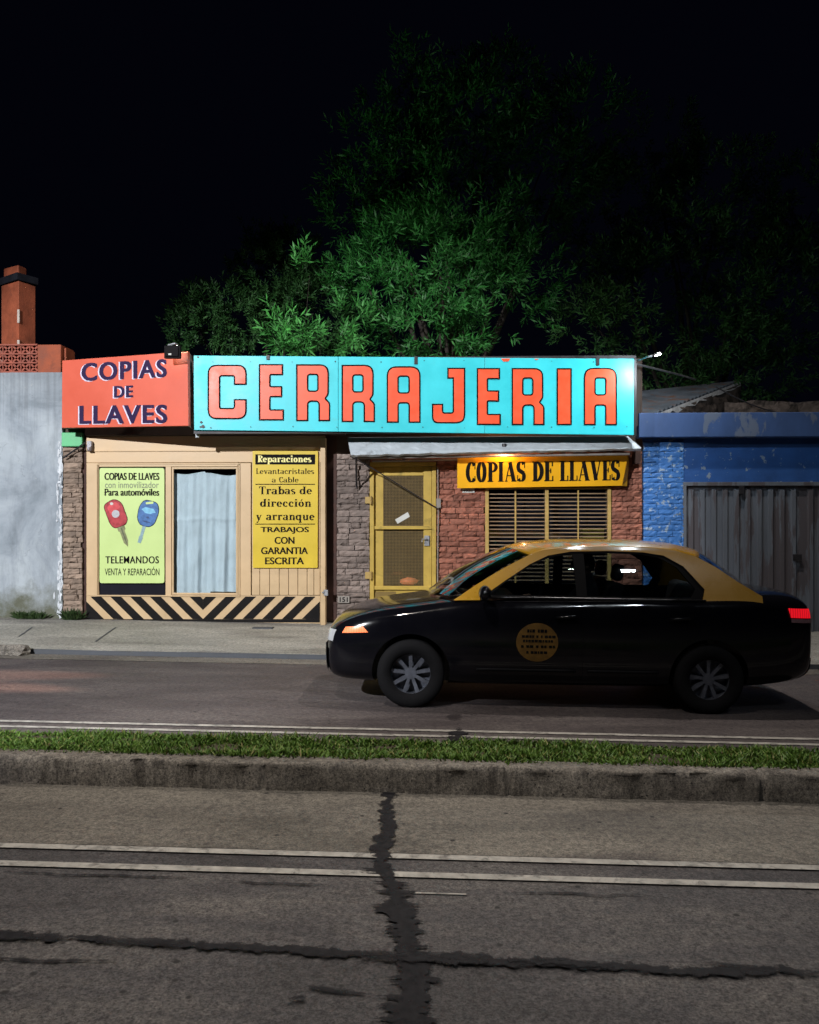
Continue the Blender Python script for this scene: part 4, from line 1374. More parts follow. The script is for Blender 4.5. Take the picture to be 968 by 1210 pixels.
spots += [(238, 499, 1.5), (240, 504, 2.1), (237, 504.5, 1.1), (234, 422, 1.1)]
for (x, y, r) in spots:
    MB().add([fs_(x + r * math.cos(a) * random.uniform(.8, 1.1), y + r * math.sin(a), 0.0092) for a in [2 * math.pi * i / 9 for i in range(9)]], [tuple(range(9))]).build('screw_head', M['dark_metal'], ts, normals=False)

# ---- amber sign over the window
A, B, C_ = at(540, 541.5, 11.26), at(742, 535.5, 11.26), at(540, 577, 11.36)
fa, na = plane_map(A, B, C_)
ys = thing('shop_sign', at(640, 577, 11.33), 'amber yellow sign over the barred window reading COPIAS DE LLAVES in black serif letters', 'sign', 'painted signs on the locksmith shop')
cs = [(540.5, 577), (735, 574), (742.5, 535.5), (540.5, 541.5)]
f_ = [fa(x, y) for x, y in cs]
mb = MB(); mb.prism(f_, [p - na * 0.03 for p in f_]); mb.build('board', M['sign_amber'], ys, bevel=0.003)
mb = MB()
e = [fa(735.3, 574), fa(742.8, 535.5)]
mb.prism([e[0], at(741, 574.5, 11.44), at(743.5, 545, 11.44), e[1]], [p + Vector((-.008, .012, 0)) for p in (e[0], at(741, 574.5, 11.44), at(743.5, 545, 11.44), e[1])])
mb.build('side_panel', M['sign_amber'], ys)
mb = MB()
for s, x0, x1 in (('COPIAS', 550.5, 621.5), ('DE', 629, 654), ('LLAVES', 661.5, 733)):
    d = (x0 - 550) * 0.012
    place_pen(mb, pen_text(s, T=0.215, t=0.05, gap=0.055, serif=0.055), (x0, 546.3 - d, x1, 569.8 - d), fa, 0.002, skew=-0.014)
mb.build('lettering', M['ink'], ys, normals=False)

# ---- pale green key sign
YG = YW + 0.002
fg = flat_map(YG)
gs = thing('shop_sign', at(156, 689, YG), 'pale green rounded sign showing a red and a blue car key', 'sign', 'painted signs on the locksmith shop')
cs = rounded([(118, 689), (194.5, 689), (194.5, 553), (118, 553)], 3.0)
mb = MB(); mb.prism([fg(x, y, 0.012) for x, y in cs], [fg(x, y, -0.01) for x, y in cs]); mb.build('board', M['sign_green'], gs)
mb = MB()
T_ = MB()
place_bold(T_, 'COPIAS DE LLAVES', (124.2, 558.8, 188.5, 567.2), fg, 0.0145)
place_bold(T_, 'Para automóviles', (124.4, 577.5, 188.4, 585.8), fg, 0.0145)
place_bold(T_, 'TELEMANDOS', (125.2, 657.2, 188.0, 665.8), fg, 0.0145, 0.22, 1.08)
place(T_, text2d('VENTA Y REPARACIÓN', 0.004), (124.4, 669.5, 188.8, 679.8), fg, 0.0145)
T_.build('lettering', M['ink'], gs, normals=False)
T_ = MB(); place(T_, text2d('con inmovilizador', 0.004), (124.6, 569.0, 188.2, 576.8), fg, 0.0145)
T_.build('lettering', mat('grey_green_lettering', (0.17, 0.20, 0.12), 0.5, 0.1, 9), gs, normals=False)
def ell(cx, cy, rx, ry, a, n=24):
    return [(cx + rx * math.cos(t) * math.cos(a) - ry * math.sin(t) * math.sin(a), cy + rx * math.cos(t) * math.sin(a) + ry * math.sin(t) * math.cos(a)) for t in [2 * math.pi * i / n for i in range(n)]]
def rotp(pl, c, a):
    return [(c[0] + (x * math.cos(a) - y * math.sin(a)), c[1] + (x * math.sin(a) + y * math.cos(a))) for x, y in pl]
m_red = mat('red_key_print', (0.36, 0.02, 0.03), 0.4, 0.35, 20)
m_redl = mat('light_red_key_print', (0.55, 0.05, 0.06), 0.4, 0.2, 20)
m_blue = mat('blue_key_print', (0.035, 0.12, 0.32), 0.4, 0.35, 20)
m_sky = mat('sky_blue_key_print', (0.16, 0.42, 0.62), 0.4, 0.2, 20)
m_olive = mat('brass_key_print', (0.19, 0.20, 0.09), 0.4, 0.25, 20)
m_olived = mat('dark_brass_key_print', (0.09, 0.10, 0.05), 0.4, 0.25, 20)
def flatpart(name, pls, m, off, par, label=None):
    mb = MB()
    for pl_ in pls:
        vs, fc = fill([pl_]) 
        mb.add([fg(x, y, off) for x, y in vs], fc)
    return mb.build(name, m, par, normals=False, label=label)
a = R(-20)
kc = (136.6, 606)
head = rounded([(-10, -13), (4, -16), (11, -9), (11, 12), (7, 17), (-7, 17), (-10, 10)], 5)
k1 = flatpart('key_print', [rotp(inset(head, -0.7), kc, a)], M['ink'], 0.0143, gs, 'printed red remote car key')
flatpart('key_head', [rotp(head, kc, a)], m_red, 0.0150, k1)
flatpart('key_shine', [rotp(rounded([(-7, -10), (4, -13), (8, -8), (8, -4), (-6, 0)], 3), kc, a)], m_redl, 0.0154, k1)
flatpart('blade', [rotp([(-4, 17.5), (5, 17.5), (5, 22), (3.2, 23), (3.2, 36), (.5, 42.5), (-2.5, 37), (-2.5, 23), (-4, 22)], kc, a)], m_olive, 0.0150, k1)
flatpart('blade_groove', [rotp([(-.2, 19), (1.4, 19), (1.4, 37), (-.2, 39)], kc, a)], m_olived, 0.0156, k1)
flatpart('badge', [ell(137.2, 607.2, 4.6, 4.6, 0)], mat('grey_badge_print', (0.42, 0.42, 0.45), 0.4, 0.3, 60), 0.0158, k1)
flatpart('key_hole', [ell(132.4, 595.2, 2.0, 1.7, 0)], M['paper'], 0.0158, k1)
a = R(14)
kc = (175.6, 606)
head = rounded([(-8, -14), (8, -14), (12, -4), (10, 11), (5, 16), (-6, 16), (-11, 9), (-12, -4)], 5)
k2 = flatpart('key_print', [rotp(inset(head, -0.7), kc, a)], M['ink'], 0.0143, gs, 'printed blue remote car key')
flatpart('key_head', [rotp(head, kc, a)], m_blue, 0.0150, k2)
flatpart('key_shine', [rotp(rounded([(-9, -2), (-5, -6), (5, -6), (9, -2), (5, -1), (3, 1), (-4, 1), (-6, -1)], 1), kc, a)], m_sky, 0.0155, k2)
flatpart('button', [ell(174.8, 611.4, 1.6, 1.2, 0), ell(173.4, 616.5, 4.8, .9, a)], mat('deep_blue_print', (0.015, 0.05, 0.16), 0.4, 0.2, 20), 0.0158, k2)
flatpart('blade', [rotp([(-2, 16.5), (2, 16.5), (2, 29), (2.6, 31), (1.8, 37), (-1.8, 37), (-2.2, 30), (-1.4, 28)], kc, R(17))], mat('pale_blade_print', (0.22, 0.34, 0.38), 0.4, 0.2, 20), 0.0150, k2)
flatpart('key_hole', [rounded([(172.6, 593.6), (181.5, 592.4), (182, 595.2), (173, 596)], 1)], M['sign_green'], 0.0160, k2)

# ---- tall yellow notice
YN = YW - 0.012
fy = flat_map(YN)
rn = thing('shop_sign', at(337, 671, YN), 'tall yellow notice board headed Reparaciones on the cream boarding', 'sign', 'painted signs on the locksmith shop')
cs = rounded([(299, 671), (375.5, 671), (376, 533), (298.8, 533)], 1.0)
mb = MB(); mb.prism([fy(x, y, 0.012) for x, y in cs], [fy(x, y, -0.012) for x, y in cs]); mb.build('board', M['sign_yellow'], rn)
mb = MB()
hd = [(302, 548.9), (372.5, 548.9), (372.8, 537), (302, 537)]
mb.add([fy(x, y, 0.0142) for x, y in hd], [(0, 1, 2, 3)])
mb.build('heading_band', M['ink'], rn, normals=False)
for yy in (571.8, 618.8):
    q = [(302, yy + 1), (372.5, yy + 1), (372.5, yy), (302, yy)]
    MB().add([fy(x, y, 0.0142) for x, y in q], [(0, 1, 2, 3)]).build('ruled_line', M['ink'], rn, normals=False)

mb = MB()
place_pen(mb, pen_text('Reparaciones', T=0.20, t=0.075, gap=0.055, serif=0.05), (305, 538.3, 368.5, 546.2), fy, 0.0155, ylo=0, yhi=1)
mb.build('lettering', mat('pale_yellow_lettering', (0.80, 0.72, 0.28), 0.5, 0.05, 9), rn, normals=False)
mb = MB()
kw = dict(T=0.15, t=0.05, gap=0.09, serif=0.05)
place_pen(mb, pen_text('Levantacristales', **kw), (303, 553.6, 371.5, 560.0), fy, 0.0142)
place_pen(mb, pen_text('a Cable', **kw), (321.5, 563.8, 353, 570.0), fy, 0.0142)
kw = dict(T=0.18, t=0.055, gap=0.09, serif=0.055)
place_pen(mb, pen_text('Trabas de', **kw), (306.5, 574.8, 368.8, 584.0), fy, 0.0142)
place_pen(mb, pen_text('dirección', **kw), (307.5, 589.6, 368, 598.8), fy, 0.0142)
place_pen(mb, pen_text('y arranque', **kw), (302.8, 605.2, 371.8, 614.6), fy, 0.0142)
place_bold(mb, 'TRABAJOS', (308.5, 622.6, 365, 630.8), fy, 0.0142)
place_bold(mb, 'CON', (325, 634.4, 348, 642.6), fy, 0.0142)
place_bold(mb, 'GARANTIA', (309, 646.6, 364, 654.8), fy, 0.0142)
place_bold(mb, 'ESCRITA', (313.8, 658.6, 359.2, 666.8), fy, 0.0142)
mb.build('lettering', M['ink'], rn, normals=False)

# ---- floodlight on the red sign's corner
fc = at(203.5, 416, 10.62)
fl_ = thing('floodlight', fc + Vector((0, 0, -.08)), 'small black floodlight clamped to the top corner of the orange red sign', 'floodlight')
mb = MB()
a, b = at(194.5, 423.6, 10.60), at(213.5, 408.5, 10.60)
mb.box(a.x, b.x, 10.58, 10.64, a.z, b.z)
mb.hexa([(a.x + .02, 10.56, a.z + .02), (b.x - .02, 10.56, a.z + .02), (b.x - .02, 10.56, b.z - .02), (a.x + .02, 10.56, b.z - .02)],
        [(a.x + .02, 10.579, a.z + .02), (b.x - .02, 10.579, a.z + .02), (b.x - .02, 10.579, b.z - .02), (a.x + .02, 10.579, b.z - .02)])
mb.build('housing', M['black_metal'], fl_, bevel=0.006)
mb = MB()
mb.tube([(fc.x - .05, 10.60, b.z + .002), (fc.x + .04, 10.61, b.z + .03), (fc.x + .05, 10.66, b.z + .03), (fc.x + .05, 10.75, b.z - .02)], 0.016, 8)
mb.build('bracket', M['steel'], fl_)
mb = MB(); mb.box(a.x + .012, b.x - .012, 10.6405, 10.646, a.z + .012, b.z - .012)
mb.build('lamp_glass', mat('lit_lamp_glass', (.9, .9, .9), 0.3, 0.02, 4, emit=(0.85, 1, 0.9), estr=6), fl_)
mb = MB(); mb.box(fc.x - .03, fc.x + .01, 10.555, 10.559, fc.z - .05, fc.z - .03); mb.build('rating_label', M['paper'], fl_)
spot('floodlight_beam', (fc.x + 0.02, 10.68, fc.z + 0.08), at(560, 250, 14.0), 470, 84, 1.0, (0.78, 1.0, 0.70), 0.05)

# ---- braces and cable right of the turquoise sign
sl = thing('sign_lamp', at(751, 427, 10.9), 'slim metal arm with a small pale lamp at its tip beside the turquoise sign', 'lamp')
mb = MB(); mb.tube([at(751, 427, 10.9), at(766, 421.5, 10.55), at(776, 418.8, 10.32)], [0.010, 0.012, 0.013], 8); mb.build('rod', M['steel'], sl, smooth=True)
tip = at(778, 418.2, 10.28)
mb = MB(); mb.tube([tip + Vector((-.03, .05, -.012)), tip + Vector((.01, -.01, .0)), tip + Vector((.02, -.03, .004))], [.016, .024, .020], 10); mb.build('lamp_head', M['steel'], sl, smooth=True)
mb = MB(); mb.tube([tip + Vector((-.035, .0, -.02)), tip + Vector((.0, -.04, -.016))], [.010, .010], 8); mb.build('lamp_glass', mat('lit_small_lens', (.9, .9, .9), 0.4, 0.02, 4, emit=(0.8, 0.95, 1.0), estr=1.2), sl)
pl = bpy.data.lights.new('sign_lamp_light', 'POINT'); pl.energy = 78; pl.color = (0.86, 0.96, 1.0); pl.shadow_soft_size = 0.03
plo = bpy.data.objects.new('sign_lamp_light', pl); COL.objects.link(plo); plo.location = tip + Vector((-.02, -.10, -.05))

mb = MB(); mb.tube([at(752, 430, 10.95), at(800, 442, 12.0), at(822, 448.5, 12.6)], 0.014, 8)
o = mb.build('sign_brace', M['steel'], None, loc=at(752, 430, 10.95)); tag(o, 'long thin brace running from the turquoise sign back to the zinc roof', 'brace')
pts = []
for k in range(15):
    t = k / 14
    p = at(846, 457, 12.2).lerp(at(985, 487, 12.0), t); p.z -= 0.18 * math.sin(math.pi * t); pts.append(p)
mb = MB(); mb.tube(pts, 0.010, 6)
o = mb.build('overhead_cable', M['dark_metal'], None, loc=pts[0]); tag(o, 'dark cable sagging over the garage roof', 'cable')

#%%GARAGE
# ================================================================== blue garage on the right
xg0 = X(760.5)
ga = thing('blue_garage', (X(880), FY, gz(X(880)) + .145), 'flaking blue painted garage with ribbed grey doors and concrete lintel', 'garage')
xg1 = xg0 + 6.5
z_f0, z_f1 = Z(518, 860), Z(489, 860)
mb = MB()
mb.box(xg0, X(808), FY + 0.045, FY + 0.3, 0, z_f0)
mb.box(X(808), xg1, FY + 0.02, FY + 0.3, Z(571, 880), z_f0)
mb.build('wall', M['blue_wall'], ga)
mb = MB(); bricks(mb, xg0, X(808.2), 0.02, z_f0 - 0.05, FY, course=0.075, lmin=.16, lmax=.26, jit=0.003, seed=21, gap=0.005, relief=0.35)
mb.build('brick_pillar', M['blue_col'], ga, label='flaking pale blue brick pillar')
mb = MB()
mb.box(X(752), xg1, FY - 0.16, FY + 0.3, z_f0 + 0.002, z_f1)
lint = mb.build('lintel', M['fascia'], ga, bevel=0.012)
mb = MB()
mb.box(X(808.5), xg1, FY + 0.06, FY + 0.12, 0.0, Z(570, 880))
gd = mb.build('garage_door', M['garage'], ga)
mb = MB()
mb.box(X(807), xg1, FY + 0.0, FY + 0.06, Z(574, 880), Z(569.5, 880))
mb.box(X(807), X(811.5), FY + 0.0, FY + 0.06, 0.0, Z(574.2, 880))
mb.build('door_frame', M['garage'], gd, bevel=0.004)
mb = MB()
px = 814.0
i = 0
while px < 1200:
    w = 13.5
    # raised folded rib
    x0, x1 = X(px), X(px + w - 6.2)
    z0, z1 = 0.06, Z(577, 880)
    mb.hexa([(x0 + .012, FY + 0.024, z0), (x1 - .012, FY + 0.024, z0), (x1 - .012, FY + 0.024, z1 - .02), (x0 + .012, FY + 0.024, z1 - .02)],
            [(x0, FY + 0.062, z0), (x1, FY + 0.062, z0), (x1, FY + 0.062, z1), (x0, FY + 0.062, z1)])
    px += w
    if i % 10 == 9: px += 7
    i += 1
mb.build('rib', M['garage'], gd, bevel=0.003)
mb = MB(); pxbox(mb, 874, 574, 880, 584, FY - 0.02, 0.03); mb.build('hasp', M['dark_metal'], gd, bevel=0.004)
mb = MB(); pxbox(mb, 938, 655, 948, 662, FY - 0.0, 0.03)
mb.build('padlock', M['dark_metal'], gd, bevel=0.004)
# corrugated roof sheets sloping back
def roof(u, v, A, B, C, D, amp=0.02, n=26):
    p = A.lerp(B, u).lerp(D.lerp(C, u), v)
    return p
mb = MB()
A, B = at(750, 499, 11.6), at(802, 489.5, 12.2)
D, C = at(750, 463, 14.3), at(874, 450, 14.6)
A2 = at(750, 497, 11.62)
def rf(u, v):
    p = A2.lerp(D, v).lerp(at(757, 495, 11.62).lerp(C, v), u)
    p.z += 0.018 * math.sin(v * 2 * math.pi * 26)
    return p
mb.grid(rf, 40, 208)
ro = mb.build('roof', M['zinc'], ga, smooth=True, normals=False, label='rusty corrugated zinc sheet roof')
so = ro.modifiers.new('solid', 'SOLIDIFY'); so.thickness = 0.012
mb = MB()
e0, e1 = at(757, 495, 11.62), C
g0 = []
for k in range(24):
    t = k / 23
    p = e0.lerp(e1, t)
    g0.append((p + Vector((0.01, 0, -0.015)), p + Vector((0.03, 0, -0.09 - 0.05 * fbm((t * 14, 1, 2))))))
vs = [q for pr in g0 for q in pr]
mb.add(vs, [(2 * k, 2 * k + 1, 2 * k + 3, 2 * k + 2) for k in range(23)])
ve = mb.build('verge', M['flake'], ga, normals=False, label='pale broken mortar along the roof verge')
so = ve.modifiers.new('solid', 'SOLIDIFY'); so.thickness = 0.02
mb = MB()
def gw(u, v):
    p = e0.lerp(e1, u)
    top = p + Vector((0.02, 0, -0.05))
    bot = Vector((p.x + 0.02, p.y, z_f1 - 0.05))
    q = top.lerp(bot, v); q.x += 0.03 * fbm((u * 9, v * 5, 1)); return q
mb.grid(gw, 30, 8)
mb.build('gable', M['rubble'], ga, normals=False)
mb = MB()
def bw_(u, v):
    x = at(856, 470, 13.4).x + 5.5 * u
    zt2 = at(900, 474, 13.4).z + 0.05 * fbm((x * 2, 1, 1)) - 0.03 * u
    return (x, 13.4 + 0.04 * fbm((x * 4, v * 6, 3)), z_f1 - 0.2 + (zt2 - z_f1 + 0.2) * v)
mb.grid(bw_, 90, 10)
mb.build('rear_wall', M['rubble'], ga, normals=False)
mb = MB(); mb.box(X(808), xg1, FY + 0.3, 13.4, z_f1 - 0.16, z_f1 - 0.02); mb.build('flat_roof', M['slate'], ga)

#%%PLANTS
# ================================================================== weeds, trees
def tuft(px, Y, n, r, h, label):
    c = at(px, 733, Y); z = gz(c.x) + pav(c.x, Y) - 0.01
    mb = MB()
    for _ in range(n):
        a = random.uniform(0, 2 * math.pi); rr = r * math.sqrt(random.random())
        b = Vector((c.x + rr * math.cos(a), Y - abs(rr * math.sin(a)) * 0.35, z))
        d = Vector((random.gauss(0, .5), random.gauss(-.25, .3), 1)).normalized()
        l = h * random.uniform(.35, 1)
        s = d.cross(Vector((0, 1, 0))).normalized() * random.uniform(.006, .016)
        m_ = b + d * l * .55; t = b + d * l + Vector((random.gauss(0, .02), 0, -.02))
        mb.add([b, m_ + s, t, m_ - s], [(0, 1, 2, 3)])
    tag(mb.build('weed_tuft', M['weed'], None, loc=(c.x, Y, z), normals=False), label, 'weed', 'weeds at the foot of the walls')
tuft(36, 11.44, 260, 0.22, 0.17, 'low green weeds at the foot of the plastered wall')
tuft(86, 11.40, 220, 0.13, 0.22, 'green weeds at the foot of the narrow brick pier')

def tree(name, label, base, clusters, shoots, leaf_len, leaf_w, m, group=None, trunk_r=0.16, seed=1, up=0.55, leaves=11, gap=-0.06):
    rnd = np.random.RandomState(seed)
    root = thing(name, base, label, 'tree', group)
    V, Fq = [], []
    vols = np.array([c[3] * c[3] * c[4] for c in clusters]) ** 0.72
    vols /= vols.sum()
    for (px, py, Y, rx, rz), wgt in zip(clusters, vols):
        cc = np.array(at(px, py, Y))
        for _ in range(int(shoots * wgt)):
            d = rnd.normal(size=3); d /= np.linalg.norm(d)
            rad = rnd.uniform(0.45, 1.0) ** 0.5
            if fbm(tuple((cc + d * rx * .8) * 1.3), 2) < gap: continue
            lump = 1 + 0.28 * fbm((d[0] * 2.1 + px, d[1] * 2.1, d[2] * 2.1))
            p = cc + d * np.array([rx, rx * 0.85, rz]) * rad * lump
            ax = d * 0.7 + np.array([0, -0.15, up]) + rnd.normal(size=3) * 0.35
            ax /= np.linalg.norm(ax)
            ref = np.array([0, 0, 1.0]) if abs(ax[2]) < 0.9 else np.array([1.0, 0, 0])
            u = np.cross(ax, ref); u /= np.linalg.norm(u)
            v = np.cross(ax, u)
            L = leaf_len * rnd.uniform(1.0, 1.9)
            ph = rnd.uniform(0, 6.28)
            for k in range(leaves):
                t = k / (leaves - 1)
                ang = ph + k * 2.4
                rd = u * math.cos(ang) + v * math.sin(ang)
                spread = 0.95 - 0.5 * t
                dl = ax * (1 - spread * 0.55) + rd * spread
                dl = dl + np.array([0, 0, -0.12])
                dl /= np.linalg.norm(dl)
                b = p + ax * L * t
                ln = leaf_len * rnd.uniform(.7, 1.15)
                sd = np.cross(dl, ax + rnd.normal(size=3) * .3); sd /= (np.linalg.norm(sd) + 1e-9)
                w = leaf_w * rnd.uniform(.75, 1.15) / 2
                i = len(V)
                mid = b + dl * ln * .45
                V += [tuple(b), tuple(mid + sd * w), tuple(b + dl * ln), tuple(mid - sd * w)]
                Fq.append((i, i + 1, i + 2, i + 3))
    mb = MB(); mb.v, mb.f = V, Fq
    mb.build('crown', m, root, normals=False)
    tb = MB()
    bx = Vector(base)
    cs = [at(c[0], c[1], c[2]) for c in clusters]
    ctr = sum(cs, Vector()) / len(cs)
    fork = bx.lerp(Vector((ctr.x, ctr.y, max(ctr.z * .55, bx.z + 1))), 0.75)
    tb.tube([bx - Vector((0, 0, .2)), bx.lerp(fork, .5) + Vector((.06, .04, 0)), fork], [trunk_r * 1.25, trunk_r * .9, trunk_r * .55], 10)
    for c in cs:
        mdl = fork.lerp(c, .5) + Vector((random.uniform(-.2, .2), random.uniform(-.2, .2), .15))
        tb.tube([fork, mdl, c], [trunk_r * .4, trunk_r * .2, trunk_r * .06], 7)
    tb.build('trunk', M['bark'], root, smooth=True)
    return root

G = 'trees behind the shop'
tree('narrow_leaved_tree', 'tallest narrow leaved tree with its middle branches lit green above the turquoise sign', (at(530, 600, 15.2).x, 15.2, 0),
     [(520, 320, 14.0, 1.30, 1.15), (480, 300, 13.9, .8, .75), (565, 270, 14.2, .95, .95), (520, 245, 14.4, .9, .75), (430, 330, 14.0, .6, .5), (610, 330, 14.3, .8, .9), (520, 395, 13.7, 1.4, .35),
      (440, 200, 15.2, .95, .95), (490, 120, 15.4, .9, .95), (560, 160, 15.6, 1.2, 1.2), (500, 190, 15.3, .9, .9), (690, 150, 15.8, .9, .9), (640, 200, 15.6, 1.1, 1.2), (590, 110, 15.9, .9, .8), (420, 250, 15.1, .6, .6)],
     5200, 0.155, 0.032, M['leaf'], G, 0.2, 3)
tree('bushy_tree', 'low small leaved bushy tree behind the joint of the red and turquoise signs', (at(290, 600, 16.5).x, 16.5, 0),
     [(330, 330, 16.2, .95, 1.0), (270, 375, 16.0, 1.0, .7), (235, 390, 16.2, .65, .6), (370, 370, 16.0, .8, .9), (345, 290, 16.4, .5, .5)],
     2600, 0.11, 0.030, M['leaf_dark'], G, 0.13, 5, leaves=12)
tree('sapling', 'young narrow leaved sapling close behind the letter E of the turquoise sign', (at(350, 600, 13.0).x, 13.0, 0),
     [(345, 385, 12.9, .42, .5), (366, 325, 13.0, .22, .34), (322, 395, 12.9, .28, .25), (410, 385, 13.1, .38, .45), (380, 405, 12.9, .4, .25)],
     330, 0.165, 0.034, M['leaf_bright'], G, 0.035, 8)
tree('shade_tree', 'broad dark tree behind the blue garage', (at(820, 600, 15.5).x, 15.5, 0),
     [(740, 355, 15.0, 1.05, 1.0), (800, 300, 15.4, 1.1, 1.1), (860, 380, 15.0, 1.0, .9), (930, 350, 15.6, 1.2, 1.3), (720, 260, 16.0, 1.0, 1.1), (850, 240, 16.4, 1.3, 1.2), (700, 380, 14.8, .7, .6), (960, 250, 16.5, 1.0, 1.2), (790, 440, 15.0, .9, .5), (880, 450, 15.2, 1.0, .5), (770, 180, 16.6, 1.0, .9)],
     5000, 0.14, 0.032, M['leaf_dark'], G, 0.2, 9)

#%%TAXI
# ================================================================== the taxi
OX = at(485, 833, 7.05).x
OY = 6.98 + 0.80
WB = 2.53
taxi = thing('taxi', (OX, OY, gz(OX)), 'black saloon taxi with yellow roof and pillars passing on the far carriageway', 'taxi', None, (0, math.atan(-GRADE), 0))

M['car_black'] = mat('car_black', (0.003, 0.003, 0.0045), 0.10, 0.2, 3, spec=0.35, coat=0.0)
M['car_yellow'] = mat('car_yellow', (0.43, 0.225, 0.012), 0.30, 0.06, 3, spec=0.5, coat=0.5)
M['rubber'] = mat('tyre_rubber', (0.007, 0.007, 0.008), 0.85, 0.2, 20, spec=0.1)
M['trim'] = mat('black_trim', (0.005, 0.005, 0.006), 0.7, 0.2, 20, spec=0.1)
M['rim'] = mat('alloy_rim', (0.11, 0.12, 0.15), 0.4, 0.3, 12, metal=0.6)
M['steel_dark'] = mat('dull_moulding', (0.05, 0.05, 0.055), 0.3, 0.1, 8, metal=0.8)
M['seat'] = mat('seat_cloth', (0.02, 0.02, 0.024), 0.9, 0.2, 20)
M['chrome'] = mat('chrome', (0.6, 0.6, 0.62), 0.15, 0.05, 8, metal=1.0)
M['car_glass'] = glass_mat('car_glass', (0.66, 0.70, 0.71), 1, 0.01)
M['lamp_clear'] = mat('clear_lens', (0.35, 0.36, 0.38), 0.1, 0.1, 20, spec=0.8, coat=0.5)
M['lamp_orange'] = mat('orange_lens', (0.6, 0.15, 0.05), 0.2, 0.1, 20, emit=(1.0, 0.22, 0.10), estr=0.8)
M['lamp_red'] = mat('red_lens', (0.4, 0.01, 0.012), 0.2, 0.1, 20, emit=(1.0, 0.010, 0.022), estr=0.62)

def ribs(m, col, lo, hi):
    nt = m.node_tree; p = nt.nodes['Principled BSDF']
    tc = nd(nt, 'ShaderNodeTexCoord').outputs['Object']
    w = nd(nt, 'ShaderNodeTexWave'); w.bands_direction = 'X'; w.inputs['Scale'].default_value = 14; w.inputs['Distortion'].default_value = 1.5
    nt.links.new(tc, w.inputs['Vector'])
    r = ramp(nt, w.outputs['Fac'], [(0.1, (lo,) * 3), (0.9, (hi,) * 3)])
    nt.links.new(r.outputs['Color'], p.inputs['Emission Strength'])
ribs(M['lamp_red'], None, .38, .85)
ribs(M['lamp_orange'], None, .5, 1.0)
M['lamp_pink'] = mat('pinkish_lens', (0.30, 0.16, 0.17), 0.2, 0.2, 30, spec=0.6)
st = [(-.76, .30, .56, .60, .46), (-.73, .21, .64, .69, .64), (-.60, .18, .725, .775, .745), (-.32, .175, .815, .86, .785), (.05, .17, .86, .905, .80), (.42, .17, .93, .965, .80), (.9, .17, .952, .965, .80),
      (1.6, .17, .962, .97, .80), (2.3, .18, .972, .985, .80), (2.72, .18, .985, 1.015, .795), (3.0, .20, .995, 1.035, .775), (3.26, .23, .995, 1.045, .745), (3.42, .28, .94, .995, .68), (3.47, .34, .80, .85, .58)]
ring = []
vs, fs = [], []
for (x, zb, zs, zt_, w) in st:
    mid = zb + (zs - zb) * .45
    half = [(0, zb), (.7 * w, zb), (.965 * w, zb + .05), (.995 * w, mid), (.998 * w, zs - .15), (.965 * w, zs - .035), (.86 * w, zs + (zt_ - zs) * .3), (.5 * w, zt_), (0, zt_)]
    full = [(-c, z) for c, z in half] + [(c, z) for c, z in half[-2:0:-1]]
    vs += [(x, c, z) for c, z in full]
m = 16
for i in range(len(st) - 1):
    for k in range(m):
        fs.append((i * m + k, i * m + (k + 1) % m, (i + 1) * m + (k + 1) % m, (i + 1) * m + k))
fs.append(tuple(range(m))[::-1]); fs.append(tuple((len(st) - 1) * m + k for k in range(m)))
body = MB().add(vs, fs).build('body', M['car_black'], taxi, smooth=True, local=True)
sub = body.modifiers.new('sub', 'SUBSURF'); sub.levels = sub.render_levels = 3
cuts = []
for (x, side) in ((0, -1), (0, 1), (WB, -1), (WB, 1)):
    c = MB()
    prof = [(0.0, -.16), (.335, -.16), (.335, .30), (0.0, .30)] if side < 0 else [(0.0, -.30), (.335, -.30), (.335, .16), (0.0, .16)]
    c.lathe(prof, 40, (x, side * .72, .30), 'y')
    bmx = c
    o = c.build('tmpcut', M['trim'], None, loc=(0, 0, 0))
    o.parent = taxi
    mod = body.modifiers.new('cut', 'BOOLEAN'); mod.operation = 'DIFFERENCE'; mod.object = o; mod.solver = 'EXACT'
    cuts.append(o)
# open the body top under the glass so the cabin is hollow
c = MB(); c.box(.70, 2.62, -.66, .66, .42, 1.3)
o = c.build('tmpcut', M['trim'], None, loc=(0, 0, 0)); o.parent = taxi
mod = body.modifiers.new('cut', 'BOOLEAN'); mod.operation = 'DIFFERENCE'; mod.object = o; mod.solver = 'EXACT'
cuts.append(o)
dg = bpy.context.evaluated_depsgraph_get(); dg.update()
me = bpy.data.meshes.new_from_object(body.evaluated_get(dg))
body.modifiers.clear()
body.data = me
for o in cuts: bpy.data.objects.remove(o)
me.polygons.foreach_set('use_smooth', [True] * len(me.polygons))
es = body.modifiers.new('split', 'EDGE_SPLIT'); es.split_angle = R(38)
bvh = BVHTree.FromPolygons([v.co.copy() for v in me.vertices], [tuple(p.vertices) for p in me.polygons])
def on_side(x, z, side=-1, off=0.0):
    h = bvh.ray_cast(Vector((x, side * 2, z)), Vector((0, -side, 0)))
    if h[0] is None: return Vector((x, side * .8, z))
    return Vector((x, h[0].y + side * off, z))
def on_front(y, z, off, d=-1):
    h = bvh.ray_cast(Vector((d * 6 + 1, y, z)), Vector((-d, 0, 0)))
    if h[0] is None: return Vector((-.7 if d < 0 else 3.4, y, z))
    return Vector((h[0].x + d * off, y, z))

